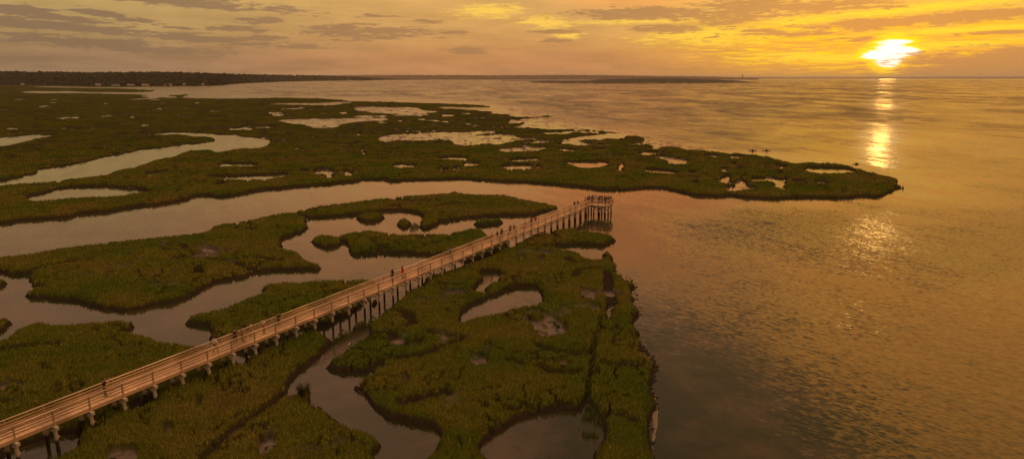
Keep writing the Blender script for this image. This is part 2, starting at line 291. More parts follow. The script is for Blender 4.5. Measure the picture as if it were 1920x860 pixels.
LAND = [  # painted in order: ('L'and | 'W'ater | 'M'ud | 'F'lat, outline)
('L', T('f:-420,150 -60,157', 'A:0,135 1390,146 1500,140 1590,131 1500,147 1390,152', 'A:1190,228 1300,232 1720,230', 'B:200,228 440,230 560,240 650,250 900,255 1100,262 1330,268 1530,275 1590,292 1480,290 1250,287 1170,292 1300,300 1500,312 1620,318 1560,330 1720,338',
  'C:120,335 220,350 315,350 200,360 60,370 30,385 100,395 20,425 150,430 330,440 480,438 610,445 760,465 640,462 600,470 760,485 830,478 890,492 900,510 870,520 930,540 960,553 1130,555 1180,575 1260,580 1400,588 1560,600 1640,608 1720,612',
  'D:80,640 150,658 330,662 480,665 560,685 640,705 740,735 850,755 870,775 855,785 910,822',
  'H:840,32 780,60 740,70 700,100 640,95 560,95 520,108 400,105 200,102 100,108 0,112', 'G:1500,105 1420,100 1360,90 1300,97 1180,95 1120,92 1080,75 1000,60 930,45 870,42 780,48 700,55 600,60 520,50 460,40 380,32 250,22 100,10',
  'B:1720,793 1600,790 1400,775 1200,778 1000,785 870,790 850,775 720,782 690,790 600,800 480,810 350,820 200,835 100,840',
  'E:1588,62 1480,85 1340,102 1320,95 1290,85 1200,95 1160,118 1100,130 940,152 820,160 720,180 640,198 560,195 500,205 420,228 340,238 320,230 250,240 150,245 0,265 -150,285 -700,350', 'f:-420,420')),
('W', T('A:205,153 330,150 560,156 800,158 1000,153 1300,150 1480,146 1580,140 1620,128 1760,125 1760,205 1600,203 1480,208 1380,202 1200,206 1130,212 1190,222 1180,228 1080,226 1020,232 900,240 820,238 960,232 1000,225 940,215 1000,207 900,205 700,200 580,197 300,197 140,192 130,187 240,182 340,185 440,182 530,186 600,190 800,190 940,192 1050,182 960,172 820,165 600,163 330,158')),
('W', T('A:-60,505 60,490 180,482 280,475 405,474 290,490 200,508 110,530 0,548 -60,556')),
('W', T('A:-90,830 0,815 120,800 290,795 370,775 560,760 700,740 800,705 860,700 960,670 1040,640 1090,632 1180,615 1190,600 1260,582 1340,578 1440,573 1450,595 1480,590 1560,565 1720,565', 'B:80,540 100,520 80,505 0,498',
  'A:1600,488 1590,470 1555,480 1470,478 1320,463 1240,460 1080,458 1060,468 940,465 1080,475 1140,480 1200,472 1320,485 1430,488 1465,500 1440,520 1380,530 1280,540 1210,545 1150,555 1050,562 930,580 860,595 800,605 700,625 600,650 540,665 460,680 330,700 260,708 240,718 245,735 200,745 100,768 0,785 -90,800')),
('W', T('E:170,100 190,88 290,75 350,50 440,38 560,35 700,35 770,42 880,50 940,58 850,60 800,72 740,88 600,90 480,95 400,105 300,115 190,118')),
('W', T('A:1455,685 1500,665 1600,668 1730,672 1730,682 1600,685 1480,690')),
('W', T('f:385,331.6 418,330.7 457,330 483,328.5 527,326 544,324.5 527,331 497,333.5 480,335.5 450,336.5 410,333.5')),
('W', T('A:960,738 1040,728 1140,720 1060,735 1000,742')), ('W', T('A:1420,805 1460,799 1520,797 1480,807')),
('W', T('A:1510,437 1590,430 1640,428 1700,436 1680,443 1600,444')),
('F', T('B:60,268 180,265 440,262 560,255 640,255 640,262 500,275 420,280 340,275 200,272')), ('F', T('B:170,300 330,292 310,302 180,305')),
('F', T('B:690,292 760,288 940,293 1060,290 1090,302 1150,315 1225,318 1200,325 1130,328 1170,338 1100,345 950,348 910,342 1000,335 850,332 760,322 700,315 660,305')),
('F', T('B:140,378 250,372 440,368 600,365 720,362 900,365 880,375 720,385 620,392 560,405 590,418 540,422 400,430 370,415 300,405 200,395')),
('F', T('B:590,352 750,346 920,346 880,352 700,356')), ('W', T('B:-20,425 130,420 175,426 60,430 -20,432')), ('W', T('B:930,387 1057,382 1050,389')),
('F', T('B:815,500 850,485 930,475 1050,468 1200,462 1320,458 1380,462 1480,452 1600,448 1620,455 1560,465 1440,470 1400,472 1480,480 1600,478 1730,470 1760,500 1720,528 1640,535 1540,530 1440,540 1340,542 1330,520 1290,502 1180,505 1100,510 1000,508 920,515 870,524 840,512')),
('F', T('C:-30,492 150,498 160,506 -30,505')), ('F', T('C:80,520 280,512 260,522 160,528')), ('F', T('C:-110,575 0,566 200,555 240,560 180,575 100,582 -60,586')),
('W', T('C:300,570 440,573 410,582 330,582')), ('F', T('C:340,515 420,512 540,540 480,550 400,535 330,530')), ('W', T('C:510,573 620,562 600,578')), ('F', T('C:540,545 720,543 600,555')),
('W', T('C:190,462 330,455 420,447 560,450 600,462 510,465 450,458 400,460 370,470 220,468')), ('W', T('C:360,505 480,485 560,475 650,468 740,472 770,485 720,505 600,498 500,503 420,508')),
('F', T('C:780,537 880,535 900,540 800,543')), ('W', T('C:930,565 960,553 990,562 980,571')),
('F', T('C:-20,332 80,338 200,349 180,354 20,352 -20,345')), ('F', T('C:-20,372 30,377 70,392 10,402 -20,400')),
('W', T('C:-20,640 100,632 180,635 190,640 120,650 -20,652')), ('W', T('B:1620,690 1720,676', 'C:110,675 130,685 120,698 0,702 -60,698')), ('W', T('C:150,692 178,677 204,690')),
('W', T('C:300,660 420,658 560,658 670,668 620,675 550,695 470,695 430,685 450,678 400,668')), ('W', T('C:693,710 720,690 742,710')),
('W', T('C:875,710 910,702 1000,712 1110,722 1090,728 960,726 900,720')), ('W', T('C:840,603 900,592 985,592 940,602 860,607')),
('F', T('C:960,625 1050,622 1090,630 1150,635 1180,652 1160,668 1060,670 1030,648 1080,645 1000,632')), ('W', T('C:1212,798 1232,782 1252,798')), ('F', T('C:1395,722 1420,700 1445,705 1440,724')),
('W', T('C:1400,772 1412,758 1468,760 1460,772')), ('F', T('C:1345,782 1440,786 1500,792 1420,795')), ('F', T('C:1480,805 1520,790 1570,790 1565,812 1520,812')), ('F', T('C:1430,830 1500,822 1600,825 1655,830 1560,835 1500,845 1460,850')),
('W', T('B:1195,630 1300,625 1400,624 1440,635 1390,645 1280,640')), ('W', T('B:900,675 1000,672 1085,682 1060,692 950,692')), ('W', T('B:1375,675 1420,662 1525,660 1480,675 1410,685')), ('W', T('B:1180,712 1290,705 1270,715')),
('F', T('B:380,720 420,710 520,715 500,735 430,735')), ('F', T('B:580,745 600,722 640,735 630,748')),
('W', T('D:245,700 270,695 330,697 420,700 540,705 600,710 500,718 480,728 380,730 280,722')), ('W', T('D:-60,768 20,768 130,778 100,785 10,786')), ('W', T('D:160,785 220,779 275,787 200,791')),
('F', T('D:300,798 370,788 410,800 370,806')), ('F', T('D:20,820 60,800 130,805 80,815 70,822')), ('F', T('D:70,835 100,828 130,835 100,840')), ('W', T('D:70,632 180,630 310,655 160,658 100,645')),
('L', T('D:530,668 580,662 635,666 580,671')),
# middle island
('L', T('E:-700,520 -30,465 0,463 200,435 290,420 430,398 560,385 660,370 820,350 1000,338 1100,328 1200,315 1275,297 1290,280 1350,263 1480,245 1588,222', 'F:100,200 200,185 290,170 330,152 480,135 620,122 700,110 800,98 900,88 1000,82 1180,72 1200,58 1240,55 1280,68 1380,78 1440,78 1530,77 1588,85',
  'G:60,105 150,118 220,130 280,145 320,155 260,185 200,192 165,200 150,208 90,212 0,212', 'F:1500,215 1380,225 1300,230 1200,250 1120,270 1090,290 1040,305 1005,285 1005,262 1020,240 1030,220 1000,195 900,185 800,185 700,200 560,215 440,222 320,230 310,245 330,275 325,290 290,315 240,335 180,352 150,378 170,405 230,420 280,440 300,465 340,490 400,500 480,515 530,520 565,535 530,550 440,552 380,555 300,550 200,555 100,555 30,572',
  'E:1588,580 1480,600 1380,620 1320,640 1260,670 1200,710 1130,740 1040,765 960,770 900,790 820,805 740,810 640,795 540,775 500,762 480,745 400,742 300,735 200,730 110,718 92,708 105,690 150,670 190,650 230,640 200,635 180,610 190,590 180,578 130,580 60,588 20,575 0,565 -30,560 -700,600')),
('L', T('E:-400,600 -30,592 20,590 70,597 80,615 60,640 30,655 -30,662 -400,700')),
('I', T('F:615,225 640,208 700,203 770,200 800,215 795,235 760,248 700,258 650,250 620,240')), ('I', T('F:860,260 880,243 930,235 960,250 962,275 940,290 900,293 870,280')),
('I', T('p6:-100,310 0,298 180,290 330,272 440,280 530,300 555,325 500,345 380,345 250,352 100,375 -60,385 -120,350')),
('I', T('F:330,365 380,345 460,345 530,360 525,395 500,410 440,420 380,405 345,388')),
# island left of the boardwalk that runs on under it into the right-hand marsh
('L', T('F:460,345 520,325 600,310 700,298 760,305 880,318 1000,322 1140,315 1260,298 1320,283 1400,285 1430,300 1425,315 1400,312 1455,325', 'p5:1065,120 1200,180 1323,200', 'p6:507,640 560,660 300,760 150,800', 'p5:1150,350 1000,420 860,450 760,480 740,470 640,440 520,400 430,370',
  'F:1170,452 1100,462 1000,458 900,450 800,455 700,458 600,465 570,445 575,410 570,395 520,375 470,360')),
# island below it, left of the boardwalk
('L', T('F:35,630 70,622 200,618 330,610 480,602 600,600 700,597 740,602', 'p4:790,225 760,330 700,440 560,560 440,640 330,690 200,735 60,790', 'p3:1200,260 900,420 640,540 470,560 420,520 300,470', 'f:391,640', 'I:1245,160 1245,140 1260,85 1230,70 1150,65 1060,68 1010,55 1010,35', 'E:1060,862 1060,850 1150,830 1250,800 1350,780 1450,740', 'F:0,690 40,660')),
('L', T('I:-400,260 -20,145 0,135 60,90 130,55 220,35 290,30 330,45 430,42 560,35 680,20 780,20 830,40 815,65 770,88 760,80 830,105 900,120 960,145 1050,155 1130,160 1190,178', 'p3:150,430 330,510 440,560', 'f:455,690 300,760 180,830 120,880 60,960 -420,1000')),
('L', T('I:-300,20 0,0 60,0 80,40 60,60 0,110 -60,150 -300,190')),
# everything on the near side of the boardwalk, out to the sea edge
('L', T('f:-200,1150 60,900', 'p1:350,850 420,830 520,790 600,760 690,700 700,660 780,600 900,520', 'p2:250,720 400,640 640,560 850,460', 'p3:40,680 300,600 520,560 800,430 1050,340 1240,270', 'p4:60,690 200,735 330,690 500,600 700,440 760,380 850,420 960,380 1010,320 1100,280 1250,230', 'p5:40,640 330,600 480,560 640,520 760,480 900,420 1150,330', 'p6:100,780 330,680 560,600 760,520 950,440 1000,430 1100,470 1150,410',
  'f:1040,428 1056,425.5 1066,425 1084,427.5 1098.6,429 1113,431 1134,434 1142.6,437 1148,439.5', 'G:640,345 645,360 620,375 600,400 560,405 480,398 400,395 320,405 270,400 280,408 400,425 440,445 470,470 520,472 550,465 560,455 550,440 555,425 590,418 620,435 622,460 615,480 640,505 648,520 625,550 680,560 700,590 740,605 775,635 770,665 740,690 755,710 745,730 790,765 800,800 790,840 765,860',
  'K:720,35 760,75 750,110 775,190 800,215 850,265 840,290 870,320 840,345 840,395 810,430 860,490 850,560 820,600 810,660 830,740 850,800 860,860 880,1100', 'f:1250,1150')),
('W', T('p1:-300,1000 50,860 60,800 170,745 330,715 420,690 500,660 640,640 690,655 690,690 640,740 520,790 470,800 420,830 350,850 250,1000')),
('W', T('p2:370,750 420,715 460,690 475,705 440,735 390,755')), ('W', T('p2:500,690 560,670 570,685 520,702')), ('W', T('p3:440,590 470,572 500,585 520,605 500,625 470,630')),
# creek through the middle of the near marsh
('W', T('p4:1290,200 1240,290 1180,300 1110,310 1080,340 1020,400 960,440 880,490 830,530 800,580 740,630 690,680', 'J:690,-10 660,30 655,60 680,85 640,110 580,135 550,165 500,210 430,250 405,290 415,325 440,340 500,350 580,345 650,345 690,338 640,355 600,375 560,405 548,425 580,440 640,480 680,530 720,575 780,620 850,645 920,660 1000,670 1060,685 1110,715 1080,750 1040,790 1000,820 985,860 970,1000 690,1000 720,860 700,830 720,815 760,780 805,750 760,720 700,695 640,670 560,640 500,610 450,570 400,520 330,490 315,470 345,415 330,400 290,400 250,430 240,452 165,465 190,440 220,395 260,345 300,320 350,280 400,235 420,210 460,170 520,120 580,85 640,40', 'p4:690,640 640,655 530,705 460,740 350,775 260,790 200,765 330,745 450,700 560,645 650,600 720,545 790,480 850,430 900,390 1000,310 1150,240')),
('W', T('p5:840,800 920,740 960,690 960,640 900,600 1080,590 1190,610 1110,670 1040,700 985,750 1000,800 930,820')),
('W', T('F:1265,835 1300,800 1360,760 1420,730 1500,700 1588,665', 'G:80,655 150,655 165,665 180,700 185,725 150,740 80,760 0,770', 'F:1480,805 1380,820 1290,845 1270,850')),
('W', T('p6:440,690 490,665 580,645 580,660 500,690 430,715')), ('W', T('p6:610,640 660,605 690,600 650,640')),
('W', T('J:1340,775 1350,765 1430,720 1490,690', 'K:0,640 100,605 200,590 300,580 420,585 440,540 460,510 490,560 550,660 550,700 510,740 490,800 480,860 450,1000 -200,1000', 'J:1480,870 1450,850 1380,820')),
('L', T('K:235,860 260,838 300,830 335,845 340,880 300,930 250,910')),
('M', T('K:60,0 180,0 250,30 290,60 340,85 325,110 250,120 160,128 130,100 140,70 90,40', 'G:55,850 80,825 150,810 185,815 200,850')),
('M', T('G:425,690 440,680 470,690 530,700 525,718 480,720 430,715')), ('M', T('G:495,780 550,778 555,790 500,797')), ('M', T('G:30,485 70,470 90,475 50,490')), ('M', T('G:160,490 190,470 205,480 185,500')), ('M', T('G:400,322 440,318 430,330')),
('W', T('G:590,800 600,780 625,785 620,830 600,860', 'K:600,0 590,15 568,15 575,-10')),
('M', T('K:270,285 330,280 335,295 290,300')), ('M', T('J:1350,210 1380,190 1420,195 1400,215')), ('M', T('J:1250,275 1300,260 1380,270 1390,290 1300,295')), ('M', T('J:850,385 900,378 930,385 890,397')),
('M', T('J:20,790 80,755 140,765 100,790 60,820 0,830')), ('M', T('I:1165,545 1190,515 1215,515 1200,535')), ('M', T('I:970,675 1000,668 1050,688 1000,695')), ('M', T('I:640,840 750,810 830,830 830,870 650,870')),
]
for k, txt in (('A', '125 238 95 5;350 241 55 5;355 259 40 4;285 285 100 11;560 309 38 7;698 265 22 6;455 360 190 7;705 351 80 6;880 357 45 6;85 432 110 8;620 435 62 9;970 409 46 10;1075 300 35 7;1265 297 60 7;1050 240 80 6;1310 260 40 4;1520 352 25 6;1430 283 40 4;1540 302 30 4;1450 315 100 4;440 432 100 4;1650 420 50 8'),
               ('B', '130 328 100 11;135 342 90 8;590 327 50 11;845 392 70 9;1110 370 50 8;1290 345 80 9;1195 382 50 9;1270 388 60 6;1415 332 60 6;330 715 60 8;680 470 50 6;725 573 12 9;738 598 30 9;280 570 60 4;490 527 80 6;1010 448 36 9;1025 428 40 5;880 435 20 5;1100 460 22 7;820 455 60 5;495 755 50 4;1350 703 60 7'),
               ('C', '735 680 40 8;1335 616 110 10;1500 622 110 12;1490 665 30 6;1530 697 60 6;1210 725 60 6;1655 772 100 16'),
               ('D', '85 730 30 10;90 687 60 9;180 662 60 6'), ('E', '1230 552 40 12')):
    for it in txt.split(';'):
        cx, cy, w, h = [float(q) for q in it.split()]
        pts = []
        for i in range(9):
            a = 2*math.pi*i/9; kk = random.uniform(.75, 1.1)
            pts.append(f'{cx+math.cos(a)*w/2*kk:.1f},{cy+math.sin(a)*h/2*kk:.1f}')
        LAND.append(('W', T(k+':'+' '.join(pts))))

def outline(pts, typ):
    """seen outline -> ground outline: edges that face away are seen at grass height, near edges at the water"""
    P = np.array(pts); n = len(P)
    area = np.sum(P[:, 0]*np.roll(P[:, 1], -1) - np.roll(P[:, 0], -1)*P[:, 1])
    t = np.roll(P, -1, 0)-np.roll(P, 1, 0)
    ny = -t[:, 0]*np.sign(area)                       # outward normal, image y
    ny = ny/np.maximum(np.hypot(t[:, 0], t[:, 1]), 1e-6)
    if typ not in 'LI': ny = -ny
    z = np.clip(.5-.9*ny, 0, 1)*{'M': .95, 'I': .35}.get(typ, 1.0)
    rr = np.array([math.hypot(*un(p[0], max(p[1], HOR+4))) for p in P]); z = z*(1-.45*ss(190, 420, rr))
    W = np.array([un(p[0], max(p[1], HOR+4), zz) for p, zz in zip(P, z)])
    for it in range(2):
        Q = np.roll(W, -1, 0); a = W*.78+Q*.22; b = W*.22+Q*.78
        W = np.stack([a, b], 1).reshape(-1, 2)
    return W
POLYS = [(t, outline(p, t)) for t, p in LAND]

def inside(px, py, W):
    res = np.zeros(len(px), bool)
    x1, y1 = W[:, 0], W[:, 1]; x2, y2 = np.roll(x1, -1), np.roll(y1, -1)
    for a, b, c, d in zip(x1, y1, x2, y2):
        if b == d: continue
        cr = (b > py) != (d > py)
        if not cr.any(): continue
        i = np.nonzero(cr)[0]
        res[i] ^= px[i] < (c-a)*(py[i]-b)/(d-b)+a
    return res
def classify(px, py):
    """0 water 1 land 2 mud 3 flat"""
    cls = np.zeros(len(px), np.int8)
    for t, W in POLYS:
        lo = W.min(0); hi = W.max(0)
        i = np.nonzero((px >= lo[0]) & (px <= hi[0]) & (py >= lo[1]) & (py <= hi[1]))[0]
        if not len(i): continue
        k = i[inside(px[i], py[i], W)]
        if t in 'MF': k = k[cls[k] == 1]
        cls[k] = {'L': 1, 'I': 1, 'W': 0, 'M': 2, 'F': 3}[t]
    return cls

POLYBAR = np.array([un(x, y) for x, y in T('C:-40,300 120,300 260,330 420,385 620,430 800,455 960,500 1150,540 1300,565 1300,590 1000,575 900,540 860,490 700,470 560,440 330,435 150,425 0,420 -40,380')])
NA, NR = 1000, 930
ang = np.linspace(R(-45), R(45), NA)
rad = 34*(3700/34)**(np.linspace(0, 1, NR))
AA, RR = np.meshgrid(ang, rad)                        # rows = radius
GX = RR*np.sin(AA); GY = RR*np.cos(AA)
wa = np.minimum(.55, .0035*RR+.12)
def sn(x, y, s): return fbm(x, y, s, 3)*2-1
LU = AA*26; LV = np.log(RR)*13                          # even detail at every distance
WX = GX + wa*sn(GX/1.3, GY/1.3, 1)*.9 + (.003+.0045*ss(150, 350, RR))*RR*sn(LU*1.6, LV*1.6, 5)*.5
WY = GY + wa*sn(GX/1.3, GY/1.3, 2)*.9 + (.004+.010*ss(150, 350, RR))*RR*sn(LU*1.6, LV*1.6, 6)*.5
CL = classify(WX.ravel(), WY.ravel()).reshape(NR, NA)
def grow(m):
    q = m.copy(); q[:, 1:] |= m[:, :-1]; q[:, :-1] |= m[:, 1:]; q[1:] |= m[:-1]; q[:-1] |= m[1:]; return q
px_, py_ = CX+F*GX/np.maximum(1, GY*math.cos(TH)+HCAM*math.sin(TH)), CY-F*(GY*math.sin(TH)-HCAM*math.cos(TH))/np.maximum(1, GY*math.cos(TH)+HCAM*math.sin(TH))
wet = .9*np.exp(-((px_-860)/300)**2-((py_-240)/60)**2)+.55*np.exp(-((px_-1250)/260)**2-((py_-320)/35)**2)+.30*np.exp(-((px_-250)/400)**2-((py_-215)/50)**2)
sl = fbm(LU*1.9+11, LV*9.5, 141, 3)
sel = (CL == 1) & (RR > 215)
CL[sel & (sl > .80-.20*wet) & (vn(LU*.8, LV*3, 149) > .35)] = 3
CL[sel & (sl > .86-.20*wet)] = 0
bar = POLYBAR
ib = inside(GX.ravel(), GY.ravel(), bar).reshape(GX.shape)
CL[ib & (CL == 0)] = 3
er = CL > 0
for i in range(2): er = ~grow(~er)
for i in range(4): er = grow(er)
CL[(CL > 0) & ~er & (RR < 200)] = 0                      # no loose scraps of turf off the points
mz = fbm(WX/.9, WY/.9, 83, 3)
CL[(CL == 2) & (mz < .24)] = 1
solid = CL == 1; dry = (CL == 1) | (CL == 2)
bd = np.zeros_like(solid)
bd[:, 1:] |= dry[:, 1:] != dry[:, :-1]; bd[1:] |= dry[1:] != dry[:-1]
near = bd.copy()
for i in range(9):
    q = near.copy(); q[:, 1:] |= near[:, :-1]; q[:, :-1] |= near[:, 1:]; q[1:] |= near[:-1]; q[:-1] |= near[1:]; near = q
bi = np.nonzero(bd)
kd = kdtree.KDTree(len(bi[0]))
for k, (x, y) in enumerate(zip(GX[bi].tolist(), GY[bi].tolist())): kd.insert((x, y, 0), k)
kd.balance()
DIST = np.full(GX.shape, 9.0)
ni = np.nonzero(near)
DIST[ni] = [kd.find((x, y, 0))[2] for x, y in zip(GX[ni].tolist(), GY[ni].tolist())]
DIST = np.minimum(DIST, 9.0)

# creases: little ditches in the turf
CREASE = [(.55, T('J:165,465 80,540 0,600', 'I:1460,650 1380,710 1300,780 1220,850 1180,900')), (.8, T('J:1130,460 1060,480 990,500 880,528')), (.7, T('J:680,330 760,280 860,270 960,250 1060,215 1130,185 1200,165 1220,140 1120,125 1040,110')),
          (.8, T('J:560,170 640,130 690,110 790,105 830,140 890,175 960,165 990,150')), (.7, T('J:900,70 930,40 900,20')), (.3, T('K:540,10 520,100 490,180 475,300 460,420 440,520')), (.7, T('K:150,190 240,220 330,238 470,240')), (.7, T('K:180,320 240,350 330,350 370,345')),
          (.7, T('G:390,600 400,570 460,550 530,545')), (.7, T('G:330,480 390,510 470,505')), (.8, T('G:590,560 600,680 620,760')), (.8, T('E:230,545 380,515 460,495 540,490')), (.7, T('E:1020,430 1090,435 1200,410')), (.7, T('E:1300,490 1380,490 1470,515 1560,545')), (.8, T('F:100,200 200,185 330,225 440,222')),
          (1.5, T('A:0,555 200,545 420,550 640,540 800,515 1000,505 1200,515')), (1.5, T('A:0,610 150,602 200,600')), (1.5, T('A:180,648 330,635')), (.7, T('F:0,470 80,490 160,500')), (.8, T('I:0,215 100,205 250,190 330,185')), (.7, T('K:0,280 60,300')), (.7, T('K:570,300 640,300 760,310')), (.6, T('K:560,600 640,610 720,640')),
          (.8, T('p4:900,550 1000,560 1100,590 1150,690')), (1.2, T('F:800,100 900,120 1000,125 1100,115')), (1.2, T('F:1100,160 1250,140 1380,145')), (.8, T('G:250,275 400,285 500,300'))]
CR = np.zeros(GX.shape)
for w, pts in CREASE:
    w = w*1.35
    W = np.array([un(x, y, .5) for x, y in pts])
    seg = []
    for a, b in zip(W, W[1:]):
        m = max(2, int(np.hypot(*(b-a))/.5)); seg += [a+(b-a)*t for t in np.linspace(0, 1, m)]
    seg = np.array(seg); lo = seg.min(0)-2*w; hi = seg.max(0)+2*w
    ii = np.nonzero((WX > lo[0]) & (WX < hi[0]) & (WY > lo[1]) & (WY < hi[1]))
    if not len(ii[0]): continue
    k2 = kdtree.KDTree(len(seg))
    for k, s in enumerate(seg): k2.insert((s[0], s[1], 0), k)
    k2.balance()
    dd = np.array([k2.find((x, y, 0))[2] for x, y in zip(WX[ii].tolist(), WY[ii].tolist())])
    CR[ii] = np.maximum(CR[ii], ss(w, w*.35, dd))
rid = np.abs(fbm(LU*1.3, LV*2.2, 31, 3)*2-1)
rid2 = np.abs(fbm(LU*1.3+7, LV*6.5, 37, 3)*2-1)
msk = ss(.47, .60, fbm(LU*.7, LV*.9, 41, 2))
CR = np.maximum(CR, ss(.085, .03, rid)*msk*.9)
CR = np.maximum(CR, ss(.13, .05, rid2)*ss(160, 330, RR)*ss(.40, .52, fbm(LU*.6+2, LV*1.7, 45, 2)))
CR *= solid
patch = fbm(WX/7.5, WY/7.5, 51, 2)
hummock = fbm(WX/1.6, WY/1.6, 55, 2)
farh = ss(190, 420, RR)
terr = ss(.50, .53, fbm(LU*1.5, LV*5.0, 43, 3))+ss(.56, .59, fbm(LU*2.2+3, LV*7.0, 47, 3))
terr = terr*ss(.002*RR, .012*RR, DIST*np.maximum(1, RR/200))
HB0 = .84*(1-farh)+.32*farh
HB = HB0+terr*(.06+.36*ss(140, 420, RR))
d = DIST
bank = np.sqrt(np.clip(1-(1-np.clip(d/1.5, 0, 1))**2, 0, 1))
bank = np.maximum(bank, .52*ss(0, .22, d+.1))*(1-farh)+farh*np.sqrt(np.clip(1-(1-np.clip((d+.08)/.85, 0, 1))**2, 0, 1))
H = np.where(solid, -.1+bank*(HB+.1)+(.24*(patch-.5)+.06*(hummock-.5))*bank*(1-.6*farh), -.12-.55*ss(0, 1.5, d))
H = H - CR*np.where(H > .2, .70, 0)*(1-.45*farh)
flat = CL == 3; mud = CL == 2
fn = fbm(LU*4.5, LV*11, 71, 4)
H = np.where(flat, (fn-.60)*.9, H); H = np.where(flat & (H > .14), np.minimum(np.where(ib, .16, .40), H*2.4), H)
H = np.where(mud, .10+.5*(fbm(WX/1.4, WY/1.4, 81, 3)-.5), H); H = np.where(mud & (H > .2), np.minimum(.6, H*2.1), H)
# dry mudbank hollows around the sea-edge turf
dryp = ss(.63, .70, fbm(WX/3.4+9, WY/3.4, 91, 3))*ss(.52, .62, fbm(WX/15, WY/15, 95, 2))*solid*(RR < 170)*ss(2.2, 3.6, DIST)
H = H - dryp*np.where(H > .3, .42, 0)
tone = fbm(GX/17, GY/17, 61, 4)
bare = ss(.70, .54, (H+.05*(fbm(GX/.5, GY/.5, 99, 2)-.5)+.42*(fbm(GX/4.5, GY/4.5, 103, 2)-.45)*ss(0, .25, d))/HB0)*(1-.6*farh)
dHr = np.gradient(H, axis=0)/np.gradient(RR, axis=0); dHa = np.gradient(H, axis=1)/(RR*(ang[1]-ang[0]))
sA, cA = np.sin(AA), np.cos(AA)
NX = -(dHr*sA+dHa*cA); NY = -(dHr*cA-dHa*sA)
idx = np.arange(NR*NA).reshape(NR, NA)
keep = np.maximum.reduce([H[:-1, :-1], H[1:, :-1], H[:-1, 1:], H[1:, 1:]]) > -.3
q = np.stack([idx[:-1, :-1], idx[:-1, 1:], idx[1:, 1:], idx[1:, :-1]], -1)[keep]
used = np.zeros(NR*NA, bool); used[q.ravel()] = True
remap = np.cumsum(used)-1
co = np.stack([GX, GY, H], -1).reshape(-1, 3)[used]
me = mesh_np('marsh', co, remap[q][:, ::-1], True)
attr(me, 'mud', np.maximum(mud*1.0, np.maximum(flat*1.0, dryp)).ravel()[used])
attr(me, 'crease', np.maximum(CR, bare*solid).ravel()[used])

def grass_color(n, pos, rnd=None):
    big = n.noise(pos, .06, 4, .62); fine = n.noise(n.vm('MULTIPLY', pos, (1, 1, 0)), .55, 4, .6)
    c = n.ramp(big, [(.30, (.102, .142, .016)), (.42, (.138, .166, .020)), (.52, (.182, .178, .024)), (.62, (.225, .182, .038)), (.74, (.180, .130, .042))])
    v = n.step(fine, .25, .75, .86, 1.12)
    if rnd is not None: v = n.m('MULTIPLY', v, n.m('ADD', n.m('MULTIPLY', rnd, .6), .72))
    return n.vm('SCALE', c, v)
m_marsh, n, b = mat('marsh_turf')
geo = n.n.new('ShaderNodeNewGeometry'); pos = geo.outputs['Position']
sp = n.n.new('ShaderNodeSeparateXYZ'); n.l.new(pos, sp.inputs[0]); z = sp.outputs[2]
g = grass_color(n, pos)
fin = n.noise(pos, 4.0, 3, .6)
g = n.vm('SCALE', g, n.step(fin, .3, .7, .19, .30))  # turf colour darkened to stand in for shade between grass blades
mudc = n.mix(n.noise(pos, 1.3, 4), (.016, .012, .008, 1), (.035, .025, .017, 1))
wetc = n.mix(n.noise(pos, .8, 4), (.055, .036, .027, 1), (.12, .080, .058, 1))
ma = n.node('ShaderNodeAttribute', attribute_name='mud', out=2)
c = n.mix(n.step(z, .08, .40), mudc, g); c = n.mix(n.node('ShaderNodeAttribute', attribute_name='crease', out=2), c, mudc)
c = n.mix(n.m('MULTIPLY', ma, n.step(z, .42, .25)), c, wetc)
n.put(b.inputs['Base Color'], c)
n.put(b.inputs['Roughness'], n.mixf(n.m('MULTIPLY', ma, n.step(z, .25, .1)), .9, .42))
n.put(b.inputs['Specular IOR Level'], n.m('MULTIPLY', ma, .35))
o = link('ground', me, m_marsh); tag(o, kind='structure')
# sea bed sheet under everything, out to the horizon
bed = bpy.data.meshes.new('terrain'); S = 60000
bed.from_pydata([(-S, -S, -1.2), (S, -S, -1.2), (S, S, -1.2), (-S, S, -1.2)], [], [(0, 1, 2, 3)])
m_bed = plain('sea_bed', (.06, .05, .035), .9, .3, .2)
tag(link('terrain', bed, m_bed), kind='structure')

# ------------------------------------------------------------------ GRASS blades
cell = (RR*(ang[1]-ang[0]))*(RR*(rad[1]/rad[0]-1))
dens = np.minimum(75, 75*(60/RR)**2.05)*ss(430, 210, RR)
vis = np.abs(AA) < R(40.5)
cov = solid & (bare < .5) & vis
ex = np.where(cov, cell*dens*(1-.93*CR)*np.where(dryp > .4, .15, 1), 0)
ex = ex*np.where((mud | flat), 0, 1)
cnt = RS.poisson(ex)
ci = np.repeat(np.arange(NR*NA), cnt.ravel())
jr = RS.uniform(-.5, .5, len(ci)); ja = RS.uniform(-.5, .5, len(ci))
r0 = RR.ravel()[ci]*(1+jr*(rad[1]/rad[0]-1)); a0 = AA.ravel()[ci]+ja*(ang[1]-ang[0])
bx = r0*np.sin(a0); by = r0*np.cos(a0); bz = H.ravel()[ci]
hh = (.22+.12*RS.rand(len(ci)))*(.85+.4*(fbm(bx/2.3, by/2.3, 101, 2)-.2))*(.35+.65*ss(480, 200, r0))
